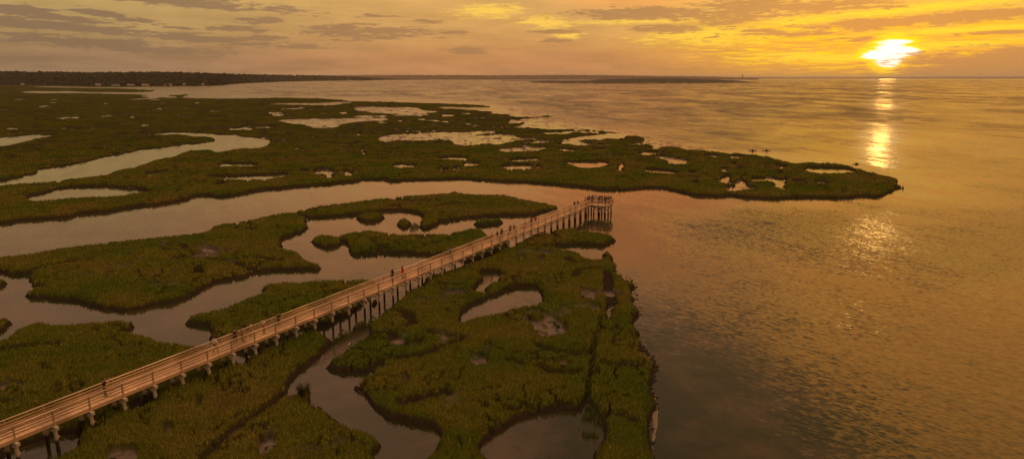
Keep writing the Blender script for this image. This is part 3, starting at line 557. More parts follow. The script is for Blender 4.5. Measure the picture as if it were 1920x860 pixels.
# extra tufts hanging over the bank rims
ww = .050*(r0/60)**.95*(.7+.8*RS.rand(len(ci)))
th = RS.uniform(0, 2*np.pi, len(ci)); le = RS.uniform(0, .38, len(ci)); lt = RS.uniform(0, 2*np.pi, len(ci))
nb = len(ci)
V = np.empty((nb, 3, 3), np.float32)
V[:, 0] = np.stack([bx-ww*np.cos(th), by-ww*np.sin(th), bz-.10], 1)
V[:, 1] = np.stack([bx+ww*np.cos(th), by+ww*np.sin(th), bz-.10], 1)
V[:, 2] = np.stack([bx+le*hh*np.cos(lt), by+le*hh*np.sin(lt), bz+hh], 1)
gm = mesh_np('marsh_grass', V.reshape(-1, 3), np.arange(nb*3).reshape(-1, 3))
attr(gm, 'rnd', np.repeat(RS.rand(nb), 3)); attr(gm, 'nx', np.repeat(np.clip(NX.ravel()[ci], -3, 3), 3)); attr(gm, 'ny', np.repeat(np.clip(NY.ravel()[ci], -3, 3), 3))
def leaf_mat(name, colfn, trans=.3):
    m = bpy.data.materials.new(name); m.use_nodes = True; n = N(m.node_tree); n.n.clear()
    pos = n.node('ShaderNodeNewGeometry'); rnd = n.node('ShaderNodeAttribute', attribute_name='rnd', out=2)
    c = colfn(n, pos, rnd)
    nn = n.node('ShaderNodeNewGeometry', out=1); cb = n.n.new('ShaderNodeCombineXYZ'); cb.inputs[2].default_value = 1
    for k, nm in enumerate(('nx', 'ny')): n.l.new(n.node('ShaderNodeAttribute', attribute_name=nm, out=2), cb.inputs[k])
    nn = n.vm('NORMALIZE', n.vm('ADD', n.vm('SCALE', nn, .55), cb.outputs[0]))
    d1 = n.node('ShaderNodeBsdfDiffuse', {'Color': c, 'Normal': nn}); d2 = n.node('ShaderNodeBsdfTranslucent', {'Color': c})
    mx = n.node('ShaderNodeMixShader', {0: trans, 1: d1, 2: d2})
    out = n.n.new('ShaderNodeOutputMaterial'); n.l.new(mx, out.inputs[0]); return m
m_grass = leaf_mat('cordgrass', grass_color, .25)
tag(link('marsh_grass', gm, m_grass), 'dense olive green cordgrass covering the salt marsh islands', 'grass', kind='stuff')
print('blades', nb, 'ground verts', len(co))

def blades(name, zones, label, cat, colr, hr, wr, leanmax=.25):
    X = []
    for pts, cntz, zb in zones:
        W = np.array([un(x, y, 0) for x, y in pts]); lo, hi = W.min(0), W.max(0)
        k = 0
        while k < cntz:
            p = RS.uniform(lo, hi, (cntz*2, 2)); p = p[inside(p[:, 0], p[:, 1], W)]
            p = p[fbm(p[:, 0]/.9, p[:, 1]/.9, 113, 2) > .42]
            X.append(np.c_[p, np.full(len(p), zb)]); k += len(p)
            if not len(p): break
    X = np.concatenate(X); m = len(X)
    h = RS.uniform(*hr, m); w = RS.uniform(*wr, m); th = RS.uniform(0, 6.28, m); l = RS.uniform(0, leanmax, m); lt = RS.uniform(0, 6.28, m)
    V = np.empty((m, 3, 3), np.float32)
    V[:, 0] = X+np.c_[-w*np.cos(th), -w*np.sin(th), np.zeros(m)]; V[:, 1] = X+np.c_[w*np.cos(th), w*np.sin(th), np.zeros(m)]
    V[:, 2] = X+np.c_[l*h*np.cos(lt), l*h*np.sin(lt), h]
    me = mesh_np(name, V.reshape(-1, 3), np.arange(m*3).reshape(-1, 3)); attr(me, 'rnd', np.repeat(RS.rand(m), 3))
    mm = leaf_mat(name, lambda n, p, r: n.vm('SCALE', colr, n.m('ADD', n.m('MULTIPLY', r, .9), .5)), .25)
    return tag(link(name, me, mm), label, cat, kind='stuff')
blades('reeds', [(T('K:485,180 545,180 560,400 555,620 545,700 500,740 430,730 400,690 410,640 440,560 465,420'), 1700, -.05), (T('F:955,272 985,262 1010,275 1005,298 960,300'), 160, -.05), (T('p5:40,40 150,30 160,90 60,95'), 60, -.05)],
       'sparse dark reeds standing in the shallow pool edge and ditch', 'reeds', (.09, .11, .02), (.4, .85), (.018, .04))

# ------------------------------------------------------------------ WATER
wang = np.linspace(-np.pi, np.pi, 1081); wrad = np.concatenate([[6], 12*(42000/12)**np.linspace(0, 1, 260)])
WA, WR = np.meshgrid(wang, wrad); wx = WR*np.sin(WA); wy = WR*np.cos(WA)
OPEN = np.array([un(*p) for p in T('f:1155,395 1300,380 1500,378 1700,362 1700,335 1560,305 1430,290 1260,284 1190,262 1100,245 1000,228 960,215 900,200 700,185 480,184', 'f:300,180 300,160 500,152 960,149 3200,150 5600,1500 1300,1500 1250,860 1225,760 1170,590 1150,480')])
def soft(px, py, W):                                   # signed-ish distance to an outline
    ins = inside(px, py, W); dd = np.full(len(px), 1e9)
    for a, b in zip(W, np.roll(W, -1, 0)):
        ab = b-a; t = np.clip(((px-a[0])*ab[0]+(py-a[1])*ab[1])/max(ab@ab, 1e-9), 0, 1)
        dd = np.minimum(dd, np.hypot(px-a[0]-t*ab[0], py-a[1]-t*ab[1]))
    return np.where(ins, dd, -dd)
sdv = soft(wx.ravel(), wy.ravel(), OPEN).reshape(wx.shape)
def proj(X, Y):
    yc = Y*math.sin(TH)+(-HCAM)*math.cos(TH); zc = Y*math.cos(TH)-(-HCAM)*math.sin(TH); zc = np.where(zc < 1, 1, zc)
    return CX+F*X/zc, CY-F*yc/zc
nzp = fbm(wx/60, wy/140, 131, 3)
rough = ss(-.1, 1, sdv/np.maximum(26, .12*WR))*(.62+.5*ss(.42, .6, nzp))
near_calm = ss(175, 95, WR)                              # sheltered water by the near shore
rough = rough*(1-.42*near_calm)
rough = rough*(.55+.45*ss(.35, .52, fbm(wx/22, wy/22, 137, 3)))
wpx, wpy = proj(wx, wy)
front = (wy > 0) & (WR < 6000)
def blob(cx, cy, a, b): return np.where(front, np.exp(-(((wpx-cx)/a)**2+((wpy-cy)/b)**2)), 0)
rough = rough*(1+1.6*ss(200, 520, WR))
rough = rough*(1+.30*ss(1400, 1750, wpx)*ss(230, 120, WR)*(wy > 0))
rough = rough*(1+.35*blob(1650, 190, 120, 45))*(1-.68*blob(1655, 272, 70, 26)-.25*blob(1650, 320, 90, 25)-.45*blob(1635, 435, 60, 40))
rough = rough*(1-.45*ss(0, .8, blob(1800, 262, 120, 18)))
rough = np.maximum(rough, .10+.72*ss(500, 1500, WR))
wi = np.arange(wx.size).reshape(wx.shape)
wq = np.stack([wi[:-1, :-1], wi[:-1, 1:], wi[1:, 1:], wi[1:, :-1]], -1).reshape(-1, 4)[:, ::-1]
wm = mesh_np('water', np.stack([wx, wy, np.zeros_like(wx)], -1).reshape(-1, 3), wq, True)
attr(wm, 'chop', rough.ravel())
m_w, n, b = mat('sea_water')
geo = n.n.new('ShaderNodeNewGeometry'); pos = geo.outputs['Position']
chop = n.node('ShaderNodeAttribute', attribute_name='chop', out=2)
def slope(scale, st, amp, deg, det=2):                    # crests run along deg
    p1 = n.mapping(pos, rot=-R(deg))
    c = n.noise(n.vm('MULTIPLY', p1, (scale*st, scale, 1)), 1.0, det, .55, out=1)
    return n.vm('SCALE', n.vm('SUBTRACT', c, (.5, .5, .5)), amp)
fine = n.vm('ADD', slope(4.2, .38, .80, -36), slope(1.9, .36, .50, -42))
farw = n.step(n.vm('LENGTH', pos, out=1), 80, 260, .35, 1.25)
band = slope(.03, .10, .18, -78, 2)
swell = n.vm('ADD', slope(.24, .25, .42, -62), slope(.075, .14, .16, -74, 3))
s = n.vm('ADD', n.vm('ADD', fine, band), n.vm('SCALE', swell, farw))
s = n.vm('SCALE', s, chop)
s = n.vm('MULTIPLY', s, (1.15, 1.15, 0))
nv = n.vm('NORMALIZE', n.vm('ADD', s, (0, 0, 1)))
n.l.new(nv, b.inputs['Normal'])
depthc = n.mix(n.noise(pos, .03, 3), (.013, .0165, .006, 1), (.019, .0225, .008, 1))
n.put(b.inputs['Base Color'], n.mix(n.m('MULTIPLY', n.step(chop, .32, .14), n.step(n.noise(pos, .12, 4, .6), .42, .66)), depthc, (.042, .031, .018, 1)))
b.inputs['IOR'].default_value = 1.33; b.inputs['Specular IOR Level'].default_value = .5
n.put(b.inputs['Roughness'], n.m('ADD', n.m('MULTIPLY', chop, .10), .05))
tag(link('water', wm, m_w), kind='structure')

# wet sand bar along the near sea edge, just awash
W = np.array([un(x, y, 0) for x, y in T('K:830,420 870,430 900,470 902,540 915,620 912,690 890,760 880,860 905,1100 800,1100 800,700 790,500')])
pts = []
lo, hi = W.min(0), W.max(0); nx = int((hi[0]-lo[0])/.25)+1; ny = int((hi[1]-lo[1])/.25)+1
gx, gy = np.meshgrid(np.linspace(lo[0]-1, hi[0]+1, nx+8), np.linspace(lo[1]-1, hi[1]+1, ny+8))
sdd = soft(gx.ravel(), gy.ravel(), W).reshape(gx.shape)
gz = -.10+.155*ss(-.4, 1.3, sdd)+.05*(fbm(gx/1.5, gy/1.5, 151, 3)-.5)
ii = np.arange(gx.size).reshape(gx.shape)
qq = np.stack([ii[:-1, :-1], ii[:-1, 1:], ii[1:, 1:], ii[1:, :-1]], -1)
kk = np.maximum.reduce([gz[:-1, :-1], gz[1:, :-1], gz[:-1, 1:], gz[1:, 1:]]) > -.04
sm = mesh_np('sand', np.stack([gx, gy, gz], -1).reshape(-1, 3), qq[kk], True)
m_s, n, b = mat('wet_sand')
pp = n.node('ShaderNodeNewGeometry'); n.put(b.inputs['Base Color'], n.mix(n.noise(pp, 2.2, 4), (.075, .05, .035, 1), (.15, .10, .07, 1))); b.inputs['Roughness'].default_value = .35
o = link('sandbar', sm, m_s); tag(o, kind='structure')

# crumbling peat rubble on the sea edge
mb = MB()
edge = T('K:770,170 800,215 845,262 845,290 868,320 845,345 842,395 815,430 855,490 850,560 822,600 812,660', 'f:1215,800 1222,830')
edge2 = T('G:640,510 630,540 745,605 775,640 765,668 790,765 800,800 792,840')
for src, cn in ((edge, 300), (edge2, 40)):
    E = [un(x, y, 0) for x, y in src]
    for i in range(cn):
        k = random.randrange(len(E)-1); t = random.random()
        x = E[k][0]+(E[k+1][0]-E[k][0])*t+random.gauss(0, .22)-.15; y = E[k][1]+(E[k+1][1]-E[k][1])*t+random.gauss(0, .22)
        s_ = random.uniform(.05, .12)
        mb.ell((x, y, .02+s_*.3), (s_*random.uniform(.8, 1.6), s_*random.uniform(.8, 1.5), s_*.7), 7, 4, .3)
m_peat = plain('peat', (.028, .02, .013), .85, .4, 3)
tag(mb.build('rubble', m_peat), 'dark crumbled peat clumps littering the sea edge of the marsh', 'rubble', kind='stuff')

# ------------------------------------------------------------------ FAR SHORES
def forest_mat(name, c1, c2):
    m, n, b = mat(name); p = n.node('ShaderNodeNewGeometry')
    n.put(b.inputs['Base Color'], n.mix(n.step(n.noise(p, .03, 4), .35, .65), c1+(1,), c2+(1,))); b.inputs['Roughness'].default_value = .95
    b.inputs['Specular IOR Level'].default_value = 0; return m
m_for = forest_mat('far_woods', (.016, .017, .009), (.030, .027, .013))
def strip(name, xs, base, top, depth, mm, bump, zbase=.6, nv=40, prof=None, seed=3):
    """hill strip: shoreline seen at base(x), crest seen at top(x)"""
    rows = []
    for x in xs:
        bx_, by_ = un(x, base(x), zbase); L = math.hypot(bx_, by_); ux, uy = bx_/L, by_/L
        zc = HCAM+(HOR-top(x))/F*(L+depth*.55)
        r_ = []
        for j in range(nv):
            v = j/(nv-1); dd = L+depth*v
            h = prof(v) if prof else math.sin(min(v/.6, 1)*math.pi/2)**1.1*(1 if v < .6 else math.cos((v-.6)/.4*math.pi/2)**.8 if v < 1 else 0)
            r_.append((ux*dd, uy*dd, zbase-1.5+(zc-zbase+1.5)*h))
        rows.append(r_)
    A_ = np.array(rows)
    if bump: A_[:, :, 2] += bump*(fbm(A_[:, :, 0]/(bump*2.2), A_[:, :, 1]/(bump*2.2), seed, 3)-.5)*2*ss(0, .05, np.linspace(0, 1, nv))[None, :]
    A_[:, 0, 2] = zbase-1.5
    a, b_ = A_.shape[:2]; I_ = np.arange(a*b_).reshape(a, b_)
    Q = np.stack([I_[:-1, :-1], I_[1:, :-1], I_[1:, 1:], I_[:-1, 1:]], -1).reshape(-1, 4)
    o = link(name, mesh_np(name, A_.reshape(-1, 3), Q, True), mm); return tag(o, kind='structure'), A_
ip = lambda xs, ys: (lambda x: float(np.interp(x, xs, ys)))
b1 = ip([-420, 0, 60, 140, 250, 388, 413, 445, 480, 536, 614, 675, 731, 795, 832], [158.5, 158.8, 158.8, 160, 161, 160.5, 159, 156.4, 154.8, 152.8, 151.4, 151.2, 150, 149.9, 149.6])
t1 = ip([-420, 0, 100, 170, 300, 360, 480, 600, 680, 760, 832], [137.5, 137, 138.2, 139, 138.2, 139, 140.6, 141, 143.5, 146.8, 149.2])
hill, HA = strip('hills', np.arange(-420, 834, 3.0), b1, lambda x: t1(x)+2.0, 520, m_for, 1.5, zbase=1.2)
# tree crowns of the far woods
ico = bmesh.new(); bmesh.ops.create_icosphere(ico, subdivisions=1, radius=1); IV = np.array([v.co[:] for v in ico.verts]); IF = np.array([[v.index for v in f.verts] for f in ico.faces]); ico.free()
cr_n = 8500; fl = HA.reshape(-1, 3); nvv = HA.shape[1]
ci_ = RS.randint(0, HA.shape[0]-1, cr_n); cj = (RS.rand(cr_n)**1.1*26).astype(int)+1
c0 = HA[ci_, np.minimum(cj, nvv-1)]; c1_ = HA[ci_+1, np.minimum(cj, nvv-1)]
cc = c0+(c1_-c0)*RS.rand(cr_n, 1); cc[:, :2] += RS.normal(0, 5, (cr_n, 2)); cc[:, 2] += RS.uniform(.5, 3.5, cr_n)
thin = 1-.75*ss(560, 820, -420+3.0*ci_)
sz = (3.2+8.0*RS.rand(cr_n)**2.2)*thin
VV = cc[:, None, :]+IV[None]*(sz[:, None, None]*RS.uniform(.75, 1.2, (cr_n, 12 if len(IV) == 12 else len(IV), 1)))*np.array([1.2, 1.2, .95])
FF = (np.arange(cr_n)[:, None, None]*len(IV)+IF[None]).reshape(-1, 3)
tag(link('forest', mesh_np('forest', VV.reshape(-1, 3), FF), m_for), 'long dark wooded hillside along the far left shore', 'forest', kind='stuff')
m_far = forest_mat('hazy_shore', (.12, .08, .06), (.13, .09, .065))  # shore colour lightened to make up for the thin haze volume
m_for2 = forest_mat('haze_tinted_woods', (.085, .058, .042), (.105, .072, .05))  # ridge woods lightened, part of the haze put into the colour
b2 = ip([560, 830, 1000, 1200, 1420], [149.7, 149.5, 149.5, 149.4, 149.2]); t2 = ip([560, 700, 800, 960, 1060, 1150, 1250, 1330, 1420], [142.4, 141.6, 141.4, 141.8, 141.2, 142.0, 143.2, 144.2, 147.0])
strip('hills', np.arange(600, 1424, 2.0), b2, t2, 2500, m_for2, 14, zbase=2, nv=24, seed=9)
b3 = ip([1380, 2400], [147.7, 147.6]); t3 = ip([1380, 1500, 1700, 1800, 2000, 2400], [145.0, 145.6, 145.4, 144.9, 144.6, 144.9])
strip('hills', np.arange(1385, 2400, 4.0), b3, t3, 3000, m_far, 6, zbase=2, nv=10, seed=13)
# sandy island in the bay
m_isl, n, b = mat('dune_island'); p = n.node('ShaderNodeNewGeometry'); sp = n.n.new('ShaderNodeSeparateXYZ'); n.l.new(p, sp.inputs[0])
sc = n.mix(n.step(n.noise(p, .018, 4), .34, .46), (.30, .21, .14, 1), (.04, .032, .018, 1))
n.put(b.inputs['Base Color'], n.mix(n.step(n.m('ADD', sp.outputs[2], n.m('MULTIPLY', n.noise(p, .02, 3), 12)), 8, 14), sc, (.018, .015, .009, 1))); b.inputs['Roughness'].default_value = .95
bI = ip([990, 1035, 1110, 1200, 1322, 1404, 1430], [154.6, 156.6, 157.2, 157.0, 156.4, 155.6, 155.2]); tI = ip([990, 1015, 1060, 1105, 1116, 1138, 1183, 1240, 1267, 1323, 1379, 1406, 1430], [154.0, 152.0, 151.4, 151.2, 150.0, 148.8, 147.6, 146.7, 147.3, 148.8, 150.8, 153.0, 154.7])
strip('island', np.arange(990, 1431, 1.5), bI, tI, 600, m_isl, 3.0, zbase=.5, nv=36, seed=17)
bS = ip([900, 960, 1004, 1110], [152.6, 152.4, 153, 152.2]); tS = ip([900, 960, 1040, 1110], [152.2, 151.2, 151.0, 151.6])
strip('island', np.arange(930, 1112, 3.0), bS, tS, 300, m_isl, 2.0, zbase=.5, nv=12, seed=19)

m_wall = plain('pale_clapboard', (.30, .25, .21), .8, .1); m_wall2 = plain('grey_shingle', (.18, .15, .12), .85, .1); m_roof = plain('roof_shingle', (.10, .08, .07), .85, .2); m_glass = plain('dark_glass', (.03, .03, .03), .2, .1); m_roof2 = plain('pale_roof', (.26, .21, .18), .85, .2)
HOUSES = [('A', 45, 128, 30, 'low dark roofed house in the woods at the far left edge', 1), ('A', 222, 130, 14, 'small house below the woods near the far left edge', 0), ('A', 720, 135, 26, 'pale gabled house at the left end of the far shore row', 0), ('A', 835, 138, 42, 'widest pale house on the far shore, second of the row', 0), ('A', 935, 138, 38, 'long low pale house third in the far shore row', 1), ('A', 1030, 138, 40, 'long low pale house fourth in the far shore row', 0),
          ('A', 1160, 138, 14, 'small house fifth in the far shore row, left of the mast', 1), ('A', 1195, 138, 10, 'tiny pale house just left of the mast', 0), ('A', 1285, 138, 18, 'pale house right below the tall mast', 1), ('A', 1333, 135, 28, 'big pale house with high gable right of the mast', 0), ('A', 1360, 128, 16, 'pale house on the slope behind the high gabled house', 0), ('A', 1410, 137, 16, 'little house at the water by the sand point', 1), ('A', 1450, 124, 24, 'pale house higher in the woods above the sand point', 0), ('A', 1525, 121, 12, 'small house in the woods right of the sand point', 0),
          ('B', 280, 113, 22, 'pale house first of the distant waterside cluster', 0), ('B', 345, 112, 20, 'pale house second of the distant waterside cluster', 0), ('B', 428, 111, 22, 'pale house in the middle of the distant waterside cluster', 0), ('B', 482, 110, 14, 'small pale house fourth of the distant waterside cluster', 1), ('B', 515, 110, 20, 'pale house fifth of the distant waterside cluster', 0), ('B', 570, 110, 20, 'pale house at the right end of the distant waterside cluster', 0), ('B', 650, 110, 28, 'wide pale house alone on the low distant shore', 0), ('B', 732, 109, 20, 'last small house towards the tip of the wooded shore', 1)]
for i, (pk, x, y, wpx, lab, kind_) in enumerate(HOUSES):
    x0, y0, s_ = PAN[pk]; X_, Y_ = x0+x*s_, y0+y*s_
    zb = 2.5 if y0+y*s_ > 156 or pk == 'B' else 6
    L_ = (HCAM-zb)/max(Y_-HOR, 3)*F
    L_ = min(L_, math.hypot(*un(X_, b1(X_), 1.2))+ (25 if zb < 5 else 140))
    zb = max(1.2, HCAM-(Y_-HOR)*L_/F)
    a_ = math.atan2((X_-CX)/F, 1); wx_ = max(9, wpx*s_*L_/F)
    h = empty('house', (L_*math.sin(a_), L_*math.cos(a_), zb), -a_+random.uniform(-.3, .3))
    tag(h, lab, 'house', 'houses along the far wooded shore')
    dp = random.uniform(8, 11); hw = random.uniform(2.6, 4.0)
    MB().box((0, 0, hw/2-2), (wx_/2, dp/2, hw/2+2)).build('wall', m_wall2 if kind_ else m_wall, h)
    r_ = MB(); e = .5; rh = 2.6
    r_.v = [Vector(p) for p in ((-wx_/2-e, -dp/2-e, hw), (wx_/2+e, -dp/2-e, hw), (wx_/2+e, dp/2+e, hw), (-wx_/2-e, dp/2+e, hw), (-wx_/2-e, 0, hw+rh), (wx_/2+e, 0, hw+rh))]
    r_.f = [[0, 1, 5, 4], [2, 3, 4, 5], [0, 4, 3], [1, 2, 5], [3, 2, 1, 0]]
    rf = r_.build('roof', m_roof2 if i % 3 else m_roof, h)
    MB().box((wx_*.2, 0, hw+rh*.9), (.6, .6, 1.8)).build('chimney', m_roof, rf)
    for k in range(3):
        MB().box((-wx_*.3+k*wx_*.3, -dp/2-.04, hw*.5), (.7, .05, .9)).build('window', m_glass, h)

def at(x, y, L, z=None):
    a, b, c = ray(x, y); k = math.hypot(a, b); return Vector((a/k*L, b/k*L, HCAM+c/k*L if z is None else z))
m_mast = plain('mast_steel', (.12, .10, .09), .6, .1)
def mast(x, yb, yt, L, label, w):
    p = at(x, yb, L); top = at(x, yt, L); hgt = top.z-p.z+12
    e = empty('radio_mast', (p.x, p.y, p.z-12)); tag(e, label, 'radio mast')
    t = MB()
    for k in range(3):
        a = k*2.094; t.bar((w*math.cos(a), w*math.sin(a), 0), (w*.25*math.cos(a), w*.25*math.sin(a), hgt*.9), w*.35, w*.35)
    for j in range(10):
        zz = hgt*.9*j/10; rr = w*(1-.75*j/10)
        for k in range(3):
            a, b_ = k*2.094, (k+1)*2.094; t.bar((rr*math.cos(a), rr*math.sin(a), zz), (rr*.93*math.cos(b_), rr*.93*math.sin(b_), zz+hgt*.09), w*.2, w*.2)
    t.build('tower', m_mast, e); MB().bar((0, 0, hgt*.9), (0, 0, hgt), w*.3, w*.3).build('antenna', m_mast, e)
mast(357.6, 139.5, 132.4, 3700, 'tall dark mast rising above the wooded hill on the left', 2.6)
mast(458.5, 140.5, 131.0, 3900, 'thin faint mast on the hill right of the tall mast', 1.0)
# chimney stack of the distant works on the right horizon
p = at(1392.3, 145.6, 14500); e = empty('smokestack', (p.x, p.y, 2)); tag(e, 'tall distant chimney stack beside a low building on the horizon', 'smokestack')
hz = at(1392.3, 138.9, 14500).z-2
m_conc = plain('stack_concrete', (.16, .12, .10), .8, .1)
MB().tube([(0, 0, 0), (0, 0, hz*.5), (0, 0, hz)], [9, 7.5, 6.2], 12).build('chimney', m_conc, e); MB().box((55, 0, 16), (40, 25, 16)).build('boiler_house', m_conc, e)
p = at(1003.8, 153.6, 3350); e = empty('lighthouse', (p.x, p.y, 1)); tag(e, 'small white lighthouse on the low sandy tip of the island', 'lighthouse')
m_white = plain('white_paint', (.75, .70, .64), .6, .05)
MB().tube([(0, 0, 0), (0, 0, 10.5)], [2.3, 1.6], 12).build('tower', m_white, e); MB().tube([(0, 0, 10.5), (0, 0, 12.4), (0, 0, 13.6)], [1.2, 1.2, .1], 10).build('lantern_room', m_roof, e)
MB().box((5.5, 0, 2), (3.2, 2.6, 2.2)).build('keeper_house', m_white, e)

# ------------------------------------------------------------------ BOARDWALK
WU = Vector((.4887, .8725, 0)).normalized(); WRt = Vector((WU.y, -WU.x, 0)); W0 = Vector((-39.9, 50.15, 0))
BZ = math.atan2(WU.y, WU.x)                                # local x runs along the walk, local y to its left
bw = empty('boardwalk', (W0.x, W0.y, 0), BZ); tag(bw, 'long raised timber boardwalk with railings and a viewing platform at its end', 'boardwalk')
def wood(name, c, rough=.7, grain=(.6, 9, 9)):
    m, n, b = mat(name); p = n.node('ShaderNodeTexCoord', out=3)
    f = n.noise(n.vm('MULTIPLY', p, grain), 1.0, 4, .6); f2 = n.noise(p, .35, 3)
    v = n.m('MULTIPLY', n.step(f, .3, .7, .75, 1.15), n.step(f2, .3, .7, .62, 1.16))
    n.put(b.inputs['Base Color'], n.vm('SCALE', c, v)); b.inputs['Roughness'].default_value = rough; b.inputs['Specular IOR Level'].default_value = .35; return m
m_deck = wood('deck_boards', (.58, .37, .225), .5, (7.0, .3, 1)); m_rail = wood('rail_timber', (.53, .345, .22), .55, (.3, 9, 9)); m_post = wood('post_timber', (.44, .29, .19), .75, (9, 9, .6)); m_cap = wood('cap_timber', (.52, .44, .35), .7, (6, .5, 6)); m_pile = wood('pile_timber', (.44, .37, .29), .8, (6, 6, .6))
# piles are pale above and black with wet growth below
n = N(m_pile.node_tree); b = next(x for x in n.n if x.type == 'BSDF_PRINCIPLED'); oldc = b.inputs['Base Color'].links[0].from_socket
p = n.node('ShaderNodeNewGeometry'); sp = n.n.new('ShaderNodeSeparateXYZ'); n.l.new(p, sp.inputs[0])
zz = n.m('ADD', sp.outputs[2], n.m('MULTIPLY', n.noise(p, 3.0, 3), .3)); n.put(b.inputs['Base Color'], n.mix(n.step(zz, .95, 1.25), (.032, .024, .018, 1), oldc))
ZD = 2.55; TN, TF = .42, 2.02                               # near / far edge of the deck (metres left of the cap ends)
S0, S1 = -9.0, 119.4
PT0, PT1, PS1 = -3.35, 2.25, 123.9                          # platform
mb = MB(); s_ = S0; rr = random.Random(5)
while s_ < S1-.07:
    mb.box((s_+.068, (TN+TF)/2+rr.uniform(-.01, .01), ZD-.02+rr.uniform(-.003, .003)), (.063, (TF-TN)/2+.05, .02)); s_ += .145
mb.build('deck', m_deck, bw)
mb = MB(); t_ = PT0
while t_ < PT1-.07:
    mb.box(((S1+PS1)/2, t_+.068, ZD-.02+rr.uniform(-.003, .003)), ((PS1-S1)/2, .063, .02)); t_ += .145
mb.build('platform_deck', m_deck, bw)
for y_ in (TN+.02, (TN+TF)/2, TF-.02):
    MB().bar((S0, y_, ZD-.185), (S1, y_, ZD-.185), .08, .27).build('stringer', m_rail, bw)
for y_ in (PT0+.1, (PT0+TN)/2, PT1-.1):
    MB().bar((S1, y_, ZD-.185), (PS1, y_, ZD-.185), .08, .27).build('platform_joist', m_rail, bw)
for x_ in (S1+.04, PS1-.04):
    MB().bar((x_, PT0+.02, ZD-.19), (x_, PT1-.02, ZD-.19), .07, .25).build('fascia_board', m_rail, bw)
# one pile bent, then copies
def bent_parts(parent, zl, span0, span1):
    cp = MB().bar((0, span0, ZD-.47), (0, span1, ZD-.47), .30, .28).build('cap', m_cap, parent)
    for yy in (span0+.42, span1-.42):
        MB().tube([(0, yy, zl), (.01, yy, zl+1.2), (0, yy, ZD-.60)], [.16, .15, .15], 10).build('pile', m_pile, parent)
    for sx, (ya, yb) in ((.17, (span0+.35, span1-.35)), (-.17, (span1-.35, span0+.35))):
        MB().bar((sx, ya, ZD-1.45), (sx, yb, ZD-.62), .05, .17, (1, 0, 0)).build('brace', m_cap, parent)
b0 = empty('pile_bent'); b0.parent = bw; b0.location = (0, 0, 0); bent_parts(b0, -1.0, 0.0, TF+.42)
def copy_tree(o, parent):
    c = o.copy(); COL.objects.link(c); c.parent = parent
    for ch in list(o.children): copy_tree(ch, c)
    return c
for k in range(-2, 40):
    if k == 0: continue
    c = copy_tree(b0, bw); c.location = (3.0*k, 0, 0)
# railings
ZR = 1.08
p0 = MB().box((0, 0, .42), (.05, .055, .66)).build('rail_post', m_post, bw)
first = True
def post(x, y):
    global first
    c = p0 if first else p0.copy()
    if not first: COL.objects.link(c)
    first = False; c.parent = bw; c.location = (x, y, ZD)
for k in range(-2, 40): post(3.0*k, TN-.03)
for k in range(-2, 40): post(3.0*k+.1, TF+.03)
def rails(a, b_, inn, top_w=.16):
    a = Vector(a); b_ = Vector(b_); off = Vector((inn[0], inn[1], 0))
    d = (b_-a).normalized()
    MB().bar((a.x, a.y, ZD+ZR+.02), (b_.x, b_.y, ZD+ZR+.02), top_w, .045).build('top_rail', m_rail, bw)
    for zz in (.30, .57, .84):
        MB().bar((a.x+off.x*.075, a.y+off.y*.075, ZD+zz), (b_.x+off.x*.075, b_.y+off.y*.075, ZD+zz), .04, .13).build('rail', m_rail, bw)
rails((S0, TN-.03, 0), (S1, TN-.03, 0), (0, 1)); rails((S0, TF+.03, 0), (PS1, TF+.03, 0) if False else (S1, TF+.03, 0), (0, -1))
rails((S1, PT0+.03, 0), (S1, TN-.15, 0), (1, 0)); rails((S1+.1, PT0+.03, 0), (PS1-.1, PT0+.03, 0), (0, 1)); rails((PS1, PT0+.03, 0), (PS1, PT1-.03, 0), (-1, 0)); rails((S1+.1, PT1-.03, 0), (PS1-.1, PT1-.03, 0), (0, -1))
for x_, y_ in ((S1, PT0+.03), (S1, PT0+1.9), ((S1+PS1)/2, PT0+.03), (PS1, PT0+.03), (PS1, PT0+1.9), (PS1, 0), (PS1, PT1-.03), ((S1+PS1)/2, PT1-.03)): post(x_, y_)
for k, (xx, ys) in enumerate(((S1+.35, (PT0+.3, PT0+1.7, PT0+3.1, PT1-.35)), ((S1+PS1)/2, (PT0+.3, PT0+1.9, PT1-.35)), (PS1-.45, (PT0+.3, PT0+1.9, PT0+3.5, PT1-.35)))):
    e = empty('platform_bent'); e.parent = bw; e.location = (xx, 0, 0)
    MB().bar((0, PT0, ZD-.47), (0, PT1, ZD-.47), .30, .28).build('cap', m_cap, e)
    for y_ in ys: MB().tube([(0, y_, -1), (0, y_, .6), (0, y_, ZD-.6)], [.17, .16, .15], 10).build('pile', m_pile, e)
    for (ya, yb, sx) in zip(ys, ys[1:], (.17, -.17, .17)): MB().bar((sx, ya, 1.1), (sx, yb, ZD-.75), .06, .18, (1, 0, 0)).build('brace', m_pile, e)
for y_ in (PT0+.3, PT0+1.9):
    MB().bar((S1+.35, y_+.17, 1.0), (PS1-.45, y_+.17, ZD-.8), .06, .18, (0, 1, 0)).build('side_brace', m_pile, bw)
def walk(s, t): # walk coordinates -> world (t = metres left of the cap ends)
    v = W0+WU*s-WRt*t; return v.x, v.y

